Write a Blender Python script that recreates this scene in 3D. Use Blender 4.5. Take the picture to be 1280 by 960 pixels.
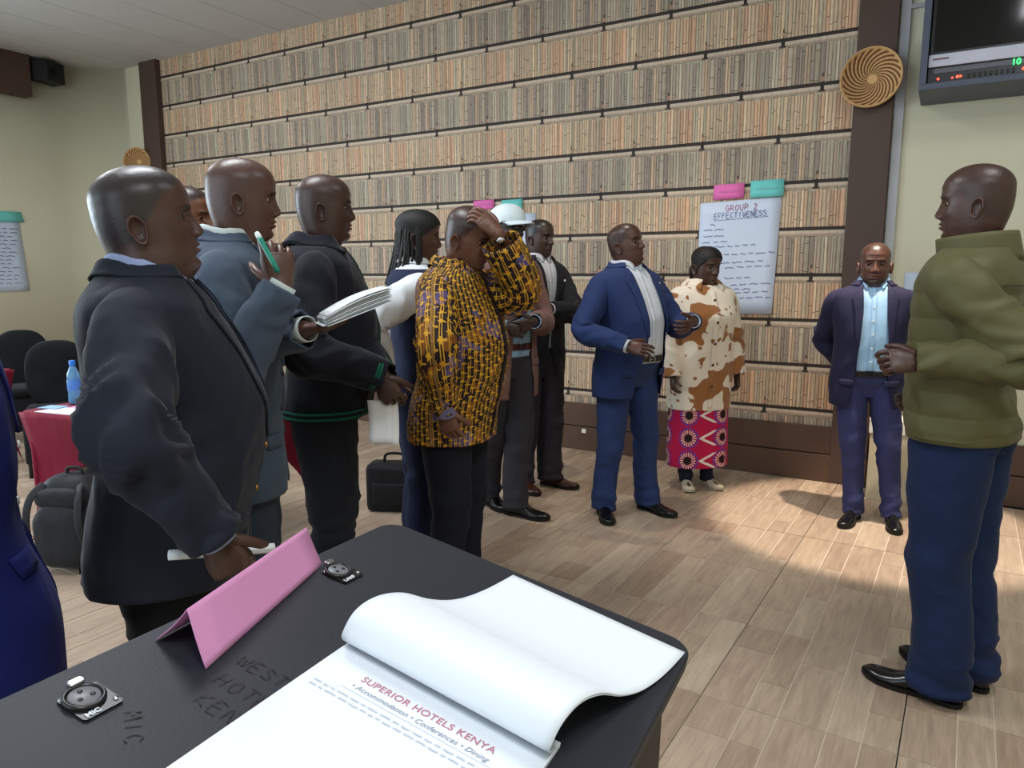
import bpy, bmesh, math, random
import numpy as np
from mathutils import Vector, Matrix

random.seed(7)
rng = np.random.default_rng(7)
for o in list(bpy.data.objects): bpy.data.objects.remove(o)
scn = bpy.context.scene
COL = scn.collection
PI = math.pi

# ------------------------------------------------------------------ camera
FPX, CAMH = 912.0, 1.45
PITCH = math.atan(137/FPX); YAW = math.radians(30.55)
cam_d = bpy.data.cameras.new('camera'); cam_d.sensor_width = 36.0
cam_d.lens = 36.0*FPX/1280; cam_d.clip_start = .02
cam = bpy.data.objects.new('camera', cam_d); COL.objects.link(cam)
cam.location = (0, 0, CAMH); cam.rotation_euler = (PI/2-PITCH, 0, YAW)
scn.camera = cam
cF = np.array([-math.sin(YAW)*math.cos(PITCH), math.cos(YAW)*math.cos(PITCH), -math.sin(PITCH)])
cR = np.array([math.cos(YAW), math.sin(YAW), 0.]); cU = np.cross(cR, cF)
def at(x, y, w):
    """world point seen at photo pixel (x,y), w metres in front of the lens"""
    return np.array([0, 0, CAMH]) + (cF + cR*(x-640)/FPX - cU*(y-480)/FPX)*w

# ------------------------------------------------------------------ world, lights, exposure
vs = scn.view_settings
vs.view_transform = 'Standard'; vs.look = 'None'; vs.gamma = 1.0; vs.use_curve_mapping = False
vs.exposure = 0.18
wd = bpy.data.worlds.new('world'); scn.world = wd; wd.use_nodes = True
wd.node_tree.nodes['Background'].inputs[0].default_value = (.75, .85, 1, 1)
wd.node_tree.nodes['Background'].inputs[1].default_value = .15
def area(name, loc, rot, sx, sy, power, col):
    d = bpy.data.lights.new(name, 'AREA'); d.shape = 'RECTANGLE'; d.size = sx; d.size_y = sy
    d.energy = power; d.color = col
    o = bpy.data.objects.new(name, d); COL.objects.link(o); o.location = loc; o.rotation_euler = rot
    return o
def spot(name, loc, target, power, col, ang, blend, rad=.04):
    d = bpy.data.lights.new(name, 'SPOT'); d.energy = power; d.color = col
    d.spot_size = math.radians(ang); d.spot_blend = blend; d.shadow_soft_size = rad
    o = bpy.data.objects.new(name, d); COL.objects.link(o); o.location = loc
    o.rotation_euler = (Vector(target)-Vector(loc)).to_track_quat('-Z', 'Y').to_euler()
    return o
# the room's daylight (window side, behind the camera), its ceiling lamps, one added fill
area('window_daylight', (-3.2, -2.75, 1.9), (PI/2, 0, 0), 5.5, 2.2, 110, (.70, .86, 1.0))
area('window_daylight', (-8.85, -.2, 1.95), (PI/2, 0, -PI/2), 4.6, 2.0, 260, (.72, .87, 1.0))
area('panel_and_fill_light', (-5.6, 2.2, 3.78), (0, 0, 0), .6, 1.2, 60, (.93, .97, 1.0))
area('panel_and_fill_light', (-2.6, 1.6, 3.78), (0, 0, 0), .6, 1.2, 60, (.93, .97, 1.0))
area('panel_and_fill_light', (.9, -.6, 3.78), (0, 0, 0), .6, 1.2, 60, (.93, .97, 1.0))
area('panel_and_fill_light', (.7, 2.3, 3.78), (0, 0, 0), .6, 1.2, 28, (.95, .97, 1.0))  # added fill lamp, brightens the faces turned right and the olive jacket
spot('ceiling_spot_lamp', (-.25, 4.35, 3.76), (-.28, 4.62, 0), 680, (1, .85, .70), 30, .3)
spot('ceiling_spot_lamp', (-1.75, 3.9, 3.76), (-1.5, 4.9, .6), 110, (1, .87, .72), 62, .8)

# ------------------------------------------------------------------ materials
def lin(c):
    return tuple(((v/255)/12.92 if v/255 <= .04045 else ((v/255+.055)/1.055)**2.4) for v in c)
class NT:
    def __init__(s, name):
        s.m = bpy.data.materials.new(name); s.m.use_nodes = True
        s.t = s.m.node_tree; s.n = s.t.nodes; s.b = s.n['Principled BSDF']
    def node(s, typ, **kw):
        n = s.n.new(typ)
        for k, v in kw.items(): setattr(n, k, v)
        return n
    def link(s, a, b): s.t.links.new(a, b)
    def math(s, op, a, b=None, c=None):
        n = s.n.new('ShaderNodeMath'); n.operation = op
        for i, v in enumerate((a, b, c)):
            if v is None: continue
            if isinstance(v, (int, float)): n.inputs[i].default_value = v
            else: s.link(v, n.inputs[i])
        return n.outputs[0]
    def mix(s, f, a, b):
        n = s.n.new('ShaderNodeMix'); n.data_type = 'RGBA'
        for i, v in ((0, f), (6, a), (7, b)):
            if isinstance(v, (int, float)): n.inputs[i].default_value = v
            elif isinstance(v, tuple): n.inputs[i].default_value = (*v[:3], 1)
            else: s.link(v, n.inputs[i])
        return n.outputs[2]
    def noise(s, scale, detail=3, vec=None, rough=.5, out=0):
        n = s.n.new('ShaderNodeTexNoise'); n.inputs['Scale'].default_value = scale
        n.inputs['Detail'].default_value = detail; n.inputs['Roughness'].default_value = rough
        if vec is None: vec = s.coord('Object')
        s.link(vec, n.inputs['Vector'])
        return n.outputs[out]
    def coord(s, which='Object'):
        if not hasattr(s, 'tc'): s.tc = s.n.new('ShaderNodeTexCoord')
        return s.tc.outputs[which]
    def mapping(s, vec, scale):
        n = s.n.new('ShaderNodeMapping'); s.link(vec, n.inputs['Vector']); n.inputs['Scale'].default_value = scale
        return n.outputs[0]
    def bump(s, h, strength, dist=.01, prev=None):
        n = s.n.new('ShaderNodeBump'); n.inputs['Strength'].default_value = strength; n.inputs['Distance'].default_value = dist
        s.link(h, n.inputs['Height'])
        if prev is not None: s.link(prev, n.inputs['Normal'])
        s.link(n.outputs[0], s.b.inputs['Normal']); return n.outputs[0]
    def ramp(s, f, a, b):
        return s.math('SMOOTHSTEP', f, a, b) if False else s._ss(f, a, b)
    def _ss(s, f, a, b):
        n = s.n.new('ShaderNodeMapRange'); n.interpolation_type = 'SMOOTHSTEP'
        s.link(f, n.inputs[0]); n.inputs[1].default_value = a; n.inputs[2].default_value = b
        return n.outputs[0]
    def set(s, rough=None, spec=None, color=None, metal=None):
        if rough is not None: s.b.inputs['Roughness'].default_value = rough
        if spec is not None: s.b.inputs['Specular IOR Level'].default_value = spec
        if metal is not None: s.b.inputs['Metallic'].default_value = metal
        if color is not None:
            if isinstance(color, tuple): s.b.inputs['Base Color'].default_value = (*color[:3], 1)
            else: s.link(color, s.b.inputs['Base Color'])
        return s
_mc = {}
def plain(name, rgb, rough=.6, spec=.4, metal=0, var=.12, scale=6, bump=0, bscale=60):
    if name in _mc: return _mc[name]
    t = NT(name); c = lin(rgb)
    d = tuple(v*(1-var) for v in c); e = tuple(min(1, v*(1+var)) for v in c)
    t.set(rough, spec, t.mix(t.noise(scale), d, e), metal)
    if bump: t.bump(t.noise(bscale, 2), bump, .004)
    _mc[name] = t.m; return t.m
def fabric(name, rgb, rough=.85, sheen=.06, wr=.35, weave=900, var=.12):
    if name in _mc: return _mc[name]
    t = NT(name); c = lin(rgb)
    d = tuple(v*(1-var) for v in c); e = tuple(min(1, v*(1+var)) for v in c)
    t.set(rough, .25, t.mix(t.noise(weave, 1), d, e))
    t.b.inputs['Sheen Weight'].default_value = sheen*.4; t.b.inputs['Sheen Roughness'].default_value = .4
    v = t.mapping(t.coord('Object'), (1, 1, .55))
    b1 = t.bump(t.noise(9, 2, v), wr, .03)
    t.bump(t.noise(weave, 1), .15, .002, b1)
    _mc[name] = t.m; return t.m
def attr_mat(name, rough=.6, spec=.35, bump=0, bscale=200, coat=0):
    if name in _mc: return _mc[name]
    t = NT(name); a = t.node('ShaderNodeVertexColor'); a.layer_name = 'Col'
    t.set(rough, spec, a.outputs[0])
    if bump: t.bump(t.noise(bscale, 2), bump, .003)
    if coat: t.b.inputs['Coat Weight'].default_value = coat; t.b.inputs['Coat Roughness'].default_value = .25
    _mc[name] = t.m; return t.m
def emit(name, rgb, st):
    if name in _mc: return _mc[name]
    t = NT(name); t.set(.4, .3, lin(rgb)); t.b.inputs['Emission Color'].default_value = (*lin(rgb), 1)
    t.b.inputs['Emission Strength'].default_value = st; _mc[name] = t.m; return t.m

# ------------------------------------------------------------------ mesh helpers
def link(o, parent=None):
    COL.objects.link(o)
    if parent is not None: o.parent = parent
    return o
def mesh_obj(name, V, F, mat, parent=None, smooth=True, col=None, uv=None, mats=None, midx=None):
    me = bpy.data.meshes.new(name)
    me.from_pydata([tuple(map(float, v)) for v in V], [], [tuple(int(i) for i in f) for f in F])
    for m in (mats or [mat]): me.materials.append(m)
    if midx is not None: me.polygons.foreach_set('material_index', midx)
    if smooth: me.polygons.foreach_set('use_smooth', [True]*len(me.polygons))
    li = np.empty(len(me.loops), np.int32); me.loops.foreach_get('vertex_index', li)
    if col is not None:
        a = me.color_attributes.new('Col', 'FLOAT_COLOR', 'POINT')
        c = np.ones((len(V), 4)); c[:, :3] = np.asarray(col); a.data.foreach_set('color', c.ravel())
    if uv is not None:
        l = me.uv_layers.new(name='UVMap'); l.data.foreach_set('uv', np.asarray(uv, float)[li].ravel())
    me.update(); o = bpy.data.objects.new(name, me)
    return link(o, parent)
def smooth_angle(o, deg=40):
    bm = bmesh.new(); bm.from_mesh(o.data)
    for e in bm.edges:
        if len(e.link_faces) == 2 and e.calc_face_angle(0) > math.radians(deg): e.smooth = False
    bm.to_mesh(o.data); bm.free()
def tag(o, label=None, cat=None, group=None, kind=None):
    if label: o['label'] = label
    if cat: o['category'] = cat
    if group: o['group'] = group
    if kind: o['kind'] = kind
    return o
def empty(name, loc, rz=0, label=None, cat=None, group=None, kind=None):
    o = bpy.data.objects.new(name, None); o.empty_display_size = .05
    link(o); o.location = tuple(map(float, loc)); o.rotation_euler = (0, 0, rz)
    return tag(o, label, cat, group, kind)
class MB:
    """collects geometry for one mesh object"""
    def __init__(s): s.V = []; s.F = []; s.C = []; s.n = 0
    def add(s, V, F, c=None):
        V = np.asarray(V, float).reshape(-1, 3); s.V.append(V)
        s.F += [tuple(i+s.n for i in f) for f in F]
        s.C.append(np.tile(np.asarray(c if c is not None else (1, 1, 1), float), (len(V), 1)) if c is None or np.ndim(c) == 1 else np.asarray(c))
        s.n += len(V); return s
    def box(s, lo, hi, c=None):
        x0, y0, z0 = lo; x1, y1, z1 = hi
        V = [(x0,y0,z0),(x1,y0,z0),(x1,y1,z0),(x0,y1,z0),(x0,y0,z1),(x1,y0,z1),(x1,y1,z1),(x0,y1,z1)]
        return s.add(V, [(3,2,1,0),(4,5,6,7),(0,1,5,4),(1,2,6,5),(2,3,7,6),(3,0,4,7)], c)
    def prism(s, poly, z0, z1, c=None):
        n = len(poly); V = [(x, y, z0) for x, y in poly]+[(x, y, z1) for x, y in poly]
        F = [tuple(range(n))[::-1], tuple(range(n, 2*n))]+[(i, (i+1) % n, n+(i+1) % n, n+i) for i in range(n)]
        return s.add(V, F, c)
    def grid(s, P, closed=True, cap0=False, cap1=False, c=None):
        P = np.asarray(P, float); r, k = P.shape[:2]; F = []
        for i in range(r-1):
            for j in range(k if closed else k-1):
                a, b = i*k+j, i*k+(j+1) % k
                F.append((a, b, b+k, a+k))
        V = P.reshape(-1, 3); extra = []
        if cap0: extra.append(P[0].mean(0)); ci = r*k; F += [(ci, (j+1) % k, j) for j in range(k)]
        if cap1:
            ci = r*k+len(extra); extra.append(P[-1].mean(0)); o = (r-1)*k
            F += [(ci, o+j, o+(j+1) % k) for j in range(k)]
        if c is not None and np.ndim(c) == 3:
            cc = np.asarray(c).reshape(-1, 3)
            if extra:
                e = ([np.asarray(c)[0].mean(0)] if cap0 else [])+([np.asarray(c)[-1].mean(0)] if cap1 else [])
                cc = np.vstack([cc]+[x[None] for x in e])
            c = cc
        if extra: V = np.vstack([V, np.array(extra)])
        return s.add(V, F, c)
    def tube(s, pts, rad, n=10, sub=4, c=None, ref=(0, 0, 1), disp=None):
        return s.grid(tube_pts(pts, rad, n, sub, ref, disp), True, True, True, c)
    def T(s, M):
        """apply 4x4 to everything so far"""
        A = np.array(M)
        s.V = [v@A[:3, :3].T+A[:3, 3] for v in s.V]; return s
    def build(s, name, mat, parent=None, smooth=False, color=False, sharp=None, bevel=0):
        o = mesh_obj(name, np.vstack(s.V), s.F, mat, parent, smooth, np.vstack(s.C) if color else None)
        if sharp: smooth_angle(o, sharp)
        if bevel:
            m = o.modifiers.new('bevel', 'BEVEL'); m.width = bevel; m.segments = 2; m.limit_method = 'ANGLE'; m.angle_limit = .6
        return o
def crom(P, sub):
    P = np.asarray(P, float); n = len(P)
    if n < 3 or sub <= 1:
        t = np.linspace(0, n-1, (n-1)*max(1, sub)+1); i = np.minimum(t.astype(int), n-2); f = (t-i)[:, None]
        return P[i]*(1-f)+P[i+1]*f
    E = np.vstack([2*P[0]-P[1], P, 2*P[-1]-P[-2]]); out = []
    for i in range(n-1):
        a, b, c, d = E[i], E[i+1], E[i+2], E[i+3]
        for t in np.linspace(0, 1, sub, endpoint=False):
            out.append(.5*((2*b)+(-a+c)*t+(2*a-5*b+4*c-d)*t*t+(-a+3*b-3*c+d)*t**3))
    out.append(P[-1]); return np.array(out)
def nrm(v):
    v = np.asarray(v, float); return v/(np.linalg.norm(v, axis=-1, keepdims=True)+1e-12)
def tube_pts(pts, rad, n=10, sub=4, ref=(0, 0, 1), disp=None):
    """rings around a smooth path; rad: per point r or (r_side, r_ref)"""
    pts = np.asarray(pts, float); R2 = np.array([(r, r) if np.ndim(r) == 0 else r for r in rad], float)
    P = crom(np.hstack([pts, R2]), sub); C = P[:, :3]; R2 = np.maximum(P[:, 3:], 1e-4)
    T = nrm(np.gradient(C, axis=0)); ref = np.asarray(ref, float)
    if ref.ndim == 1: ref = np.tile(ref, (len(C), 1))
    A = nrm(np.cross(T, ref)); B = np.cross(A, T)
    th = np.linspace(0, 2*PI, n, endpoint=False)
    ca, sa = np.cos(th)[None, :, None], np.sin(th)[None, :, None]
    D = A[:, None]*ca*R2[:, None, :1]+B[:, None]*sa*R2[:, None, 1:]
    if disp is not None:
        t = np.linspace(0, 1, len(C))[:, None]*np.ones((1, n)); d = disp(t, th[None]*np.ones((len(C), 1)), C[:, None]+D)
        D = D+nrm(D)*d[..., None]
    return C[:, None]+D
def hsh(i, j, k, seed):
    h = (i.astype(np.int64)*374761393+j.astype(np.int64)*668265263+k.astype(np.int64)*2147483647+seed*974711) & 0x7fffffff
    h = ((h ^ (h >> 13))*1274126177) & 0x7fffffff
    return ((h ^ (h >> 16)) & 0xffff)/32767.5-1
def vnoise(p, seed=0):
    p = np.asarray(p, float); i = np.floor(p).astype(int); f = p-i; f = f*f*(3-2*f); r = 0
    for a in (0, 1):
        for b in (0, 1):
            for c in (0, 1):
                w = (f[..., 0] if a else 1-f[..., 0])*(f[..., 1] if b else 1-f[..., 1])*(f[..., 2] if c else 1-f[..., 2])
                r = r+w*hsh(i[..., 0]+a, i[..., 1]+b, i[..., 2]+c, seed)
    return r
def ss(a, b, x):
    t = np.clip((x-a)/(b-a), 0, 1); return t*t*(3-2*t)
def gau(x, x0, s): return np.exp(-((x-x0)/s)**2)
def herm(x, xs, ys):
    xs = np.asarray(xs, float); ys = np.asarray(ys, float); x = np.clip(np.asarray(x, float), xs[0], xs[-1])
    d = np.diff(ys)/np.diff(xs); m = np.zeros_like(ys); m[0], m[-1] = d[0], d[-1]
    m[1:-1] = np.where(d[:-1]*d[1:] > 0, 2*d[:-1]*d[1:]/(d[:-1]+d[1:]+1e-12), 0)
    i = np.clip(np.searchsorted(xs, x)-1, 0, len(xs)-2); h = xs[i+1]-xs[i]; t = (x-xs[i])/h
    return (1+2*t)*(1-t)**2*ys[i]+t*(1-t)**2*h*m[i]+t*t*(3-2*t)*ys[i+1]+t*t*(t-1)*h*m[i+1]
def text_mesh(name, txt, size, mat, parent, M, shear=0, spacing=1.0, extrude=.0002, align='LEFT', bold=0):
    c = bpy.data.curves.new(name, 'FONT'); c.body = txt; c.size = size; c.shear = shear
    c.space_character = spacing; c.extrude = extrude; c.align_x = align; c.offset = bold
    o = bpy.data.objects.new(name, c); COL.objects.link(o)
    bpy.context.view_layer.update()
    me = bpy.data.meshes.new_from_object(o.evaluated_get(bpy.context.evaluated_depsgraph_get()))
    bpy.data.objects.remove(o); bpy.data.curves.remove(c)
    me.transform(M); me.materials.clear(); me.materials.append(mat); me.name = name
    return link(bpy.data.objects.new(name, me), parent)
def basis(o, x, y, z=None):
    x = nrm(x); y = nrm(y); z = nrm(np.cross(x, y)) if z is None else z
    return Matrix([[x[i], y[i], z[i], o[i]] for i in range(3)]+[[0, 0, 0, 1]])
def stroke(mb, pts, w, nrmv, c=None):
    """a flat ink stroke of width w along pts, lying in the plane with normal nrmv"""
    P = np.asarray(pts, float); T = nrm(np.gradient(P, axis=0)); S = np.cross(np.asarray(nrmv, float), T)*w/2
    return mb.grid(np.stack([P-S, P+S], 1), closed=False, c=c)
# ------------------------------------------------------------------ room shell
XL, XR, YB, YF, ZC = -9.05, 2.6, 5.46, -3.0, 3.84
m_cream = plain('cream_paint', (206, 202, 178), .75, .3, var=.04, scale=1.5, bump=.05, bscale=90)
m_ceil = plain('ceiling_board', (184, 182, 179), .9, .1, var=.04, scale=3, bump=.1, bscale=180)
m_ceil_gap = plain('ceiling_gap', (120, 118, 115), .9, .1)
m_brown = plain('dark_brown_paint', (78, 60, 52), .55, .35, var=.08, scale=3)
m_skirt = plain('skirting_brown', (84, 62, 50), .5, .4, var=.1, scale=4)
m_black = plain('matt_black', (16, 16, 18), .5, .4)
def struct(o): return tag(o, kind='structure')
# back wall + rounded corner + left wall: each a slab
struct(MB().box((XL+.55, YB, 0), (XR+.1, YB+.12, ZC)).build('wall_back', m_cream))
wl = MB(); pts = []
for k in range(13):
    a = PI/2+k/12*PI/2
    pts.append((XL+.55+.55*math.cos(a), YB-.55+.55*math.sin(a)))
pts.append((XL, YF))
P = np.array([[(x, y, 0), (x, y, ZC)] for x, y in pts]); wl.grid(P, closed=False)
o = struct(wl.build('wall_left', m_cream, smooth=True))
sm = o.modifiers.new('solid', 'SOLIDIFY'); sm.thickness = .12; sm.offset = -1
struct(MB().box((XR, YF, 0), (XR+.12, YB, ZC)).build('wall_right', m_cream))
wf = MB(); wf.box((XL, YF-.12, 0), (XR, YF, .8)).box((XL, YF-.12, 3.0), (XR, YF, ZC))
wf.box((XL, YF-.12, .8), (-6.0, YF, 3.0)).box((-.4, YF-.12, .8), (XR, YF, 3.0))
struct(wf.build('wall_front', m_cream))
wfr = MB()
for x in (-6.0, -4.15, -2.3, -.46): wfr.box((x, YF-.1, .8), (x+.06, YF-.03, 3.0))
for z in (.8, 2.94): wfr.box((-6.0, YF-.1, z), (-.4, YF-.03, z+.06))
win = struct(wfr.build('window_1', plain('window_frame_white', (225, 225, 222), .5)))
gl = NT('window_glass'); gl.b.inputs['Transmission Weight'].default_value = 1; gl.set(.02, .5, (1, 1, 1))
for k in range(3):
    x = -5.94+k*1.85
    MB().box((x, YF-.075, .86), (x+1.79, YF-.069, 2.94)).build('pane', gl.m, win)

w2 = MB()
for y in (-2.6, -1.0, .6, 2.2): w2.box((XL, y, .9), (XL+.05, y+.06, 3.0))
for z in (.9, 2.94): w2.box((XL, -2.6, z), (XL+.05, 2.26, z+.06))
win = struct(w2.build('window_2', plain('window_frame_white', (225, 225, 222), .5)))
for k in range(3): MB().box((XL+.012, -2.54+k*1.6, .96), (XL+.018, -1.0+k*1.6, 2.94)).build('pane', gl.m, win)
# ceiling: slab with lay-in boards
ce = struct(MB().box((XL, YF, ZC+.012), (XR, YB, ZC+.1)).build('ceiling', m_ceil_gap))
tw, tl = .6, 1.2
for ix in range(-1, 13):
    for iy in range(0, 4):
        x0 = -8.28+(ix-1)*tw; x1 = x0+tw; y1 = 5.49-iy*tl; y0 = y1-tl; y1 = min(y1, YB)
        x0 = max(x0, XL)
        if x1-x0 < .05: continue
        g = .0035
        MB().box((x0+g, y0+g, ZC-.001), (x1-g, y1-g, ZC+.014)).build('ceiling_board', m_ceil, ce)
rest = MB().box((-1.0, .7, ZC), (XR, YB, ZC+.014)).box((XL, YF, ZC), (XR, .69, ZC+.014))
tag(rest.build('far_ceiling_boards', m_ceil, ce), kind='stuff')

# skirting: two-step boards
bb = MB().box((XL+.6, YB-.03, .2), (XR, YB, .393)).box((XL+.6, YB-.045, 0), (XR, YB, .195))
struct(bb.build('baseboard_back', m_skirt, bevel=.004))
struct(MB().box((XL, YF+.1, 0), (XL+.02, YB-.6, .12)).build('baseboard_left', m_skirt))
# posts
struct(MB().box((-8.136, YB-.07, 0), (-7.84, YB+.02, ZC)).build('trim_1', m_brown, bevel=.004))
struct(MB().box((-.613, YB-.05, 0), (-.379, YB+.02, ZC)).build('trim_2', m_brown, bevel=.004))
m_frame = plain('grey_frame_paint', (168, 168, 172), .5)
tr = MB().box((-.372, YB-.022, .39), (-.318, YB+.01, ZC)).box((-.318, YB-.02, 3.09), (.45, YB+.01, 3.115))
struct(tr.build('trim_3', m_frame))
struct(MB().box((XL, 1.2, 3.40), (XL+.16, 4.6, ZC)).build('trim_4', m_brown, bevel=.003))

# ------------------------------------------------------------------ book-print wallpaper
def wallpaper():
    x0, x1, z0, z1 = -7.84, -.613, .393, ZC
    pal = {0: [(222,188,152),(226,174,136),(232,206,174),(196,188,160),(216,196,162),(216,170,132),(186,188,162),(206,182,154)],
           1: [(178,168,154),(156,146,138),(206,196,172),(178,184,162),(216,186,154),(150,142,136),(196,196,172),(188,172,152)]}
    unit = {}
    r = random.Random(3)
    for par in (0, 1):
        x = 0; bk = []
        while x < .53-.012:
            w = min(r.choice((.016, .02, .02, .024, .024, .028, .034)), .53-x)
            c = (np.array(r.choice(pal[par]), float)*.68+np.mean(pal[par], 0)*.32)*r.uniform(.93, 1.09)
            bk.append((x, w, c, r.uniform(0, .012), r.random(), r.uniform(.1, .9), r.random(), r.uniform(.05, .25))); x += w
        unit[par] = bk
    Q, K = [], []
    def quad(xa, xb, za, zb, ca, cb=None, y=0):
        xa_, xb_ = max(xa, x0), min(xb, x1); za_, zb_ = max(za, z0), min(zb, z1)
        if xb_-xa_ < 1e-4 or zb_-za_ < 1e-4: return
        cb = ca if cb is None else cb
        Q.append([(xa_, YB-.004-y, za_), (xb_, YB-.004-y, za_), (xb_, YB-.004-y, zb_), (xa_, YB-.004-y, zb_)])
        K.append([ca, cb, cb, ca])
    dark = np.array((74, 60, 52.)); line = np.array((56, 48, 46.)); pale = np.array((212, 202, 184.)); pale2 = np.array((178, 164, 144.))
    PITCHZ = .3152
    for k in range(-1, 12):
        zl = .497+k*PITCHZ              # shelf line under this row
        par = k % 2; zt = zl+PITCHZ
        quad(x0, x1, zl-.008, zl+.010, line)
        quad(x0, x1, zt-.030, zt-.008, pale); quad(x0, x1, zt-.05, zt-.030, pale2)
        quad(x0, x1, zl+.010, zl+.016, dark)
        xs = x0-.53*2+(.0 if par == 0 else .265)
        u = xs
        while u < x1:
            for (bx, w, c, top, p1, f1, p2, f2) in unit[par]:
                j = r.uniform(.93, 1.07); cc = c*j; xa = u+bx; za = zl+.012; zb = zt-.046-top
                e = .0034
                quad(xa, xa+e, za, zb, dark*1.0, cc*.75)
                quad(xa+e, xa+w*.45, za, zb, cc*.88, cc*1.06)
                quad(xa+w*.45, xa+w, za, zb, cc*1.06, cc*.92)
                if p1 < .34: quad(xa+.002, xa+w, za+(zb-za)*f1, za+(zb-za)*f1+.004, dark*1.1, y=.0006)
                if p2 < .25: quad(xa+.002, xa+w, za+(zb-za)*f2, za+(zb-za)*f2+.004, dark*1.1, y=.0006)
            hx = u+(.40 if par == 0 else .40)
            quad(hx-.012, hx+.012, zl-.035, zl+.014, line*.9, y=.0009); quad(hx-.004, hx+.005, zl+.01, zl+.075, line*1.1, y=.0009)
            quad(hx-.024, hx+.02, zl-.045, zl-.034, line*1.2, y=.0009); quad(hx-.008, hx+.014, zl+.022, zl+.05, np.array((190, 150, 118.)), y=.0012)
            u += .53
    V = np.array(Q).reshape(-1, 3); n = len(Q)
    sr = np.clip(np.array(K).reshape(-1, 3)/255, 0, 1)
    sr = sr*.74+sr.mean(1, keepdims=True)*.26; sr = sr*np.array([.93, .875, .83])
    col = np.where(sr <= .04045, sr/12.92, ((sr+.055)/1.055)**2.4)
    F = np.arange(4*n).reshape(-1, 4)
    t = NT('book_print_wallpaper'); a = t.node('ShaderNodeVertexColor'); a.layer_name = 'Col'
    v = t.mapping(t.coord('Object'), (1, 1, .25))
    nz = t.noise(70, 3, v); big = t.noise(1.6, 2)
    f = t.math('MULTIPLY', t.math('ADD', t.math('MULTIPLY', nz, .7), .65), t.math('ADD', t.math('MULTIPLY', big, .35), .825))
    mm = t.node('ShaderNodeVectorMath', operation='SCALE'); t.link(a.outputs[0], mm.inputs[0]); t.link(f, mm.inputs['Scale'])
    t.set(.62, .3, mm.outputs[0])
    back = MB().box((x0, YB-.0035, z0), (x1, YB, z1))
    wb = bpy.data.objects['wall_back']
    o = mesh_obj('wallpaper', V, F, t.m, wb, smooth=False, col=col)
    o['label'] = 'beige wallpaper printed with rows of old books on thin dark shelves'
wallpaper()

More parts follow.
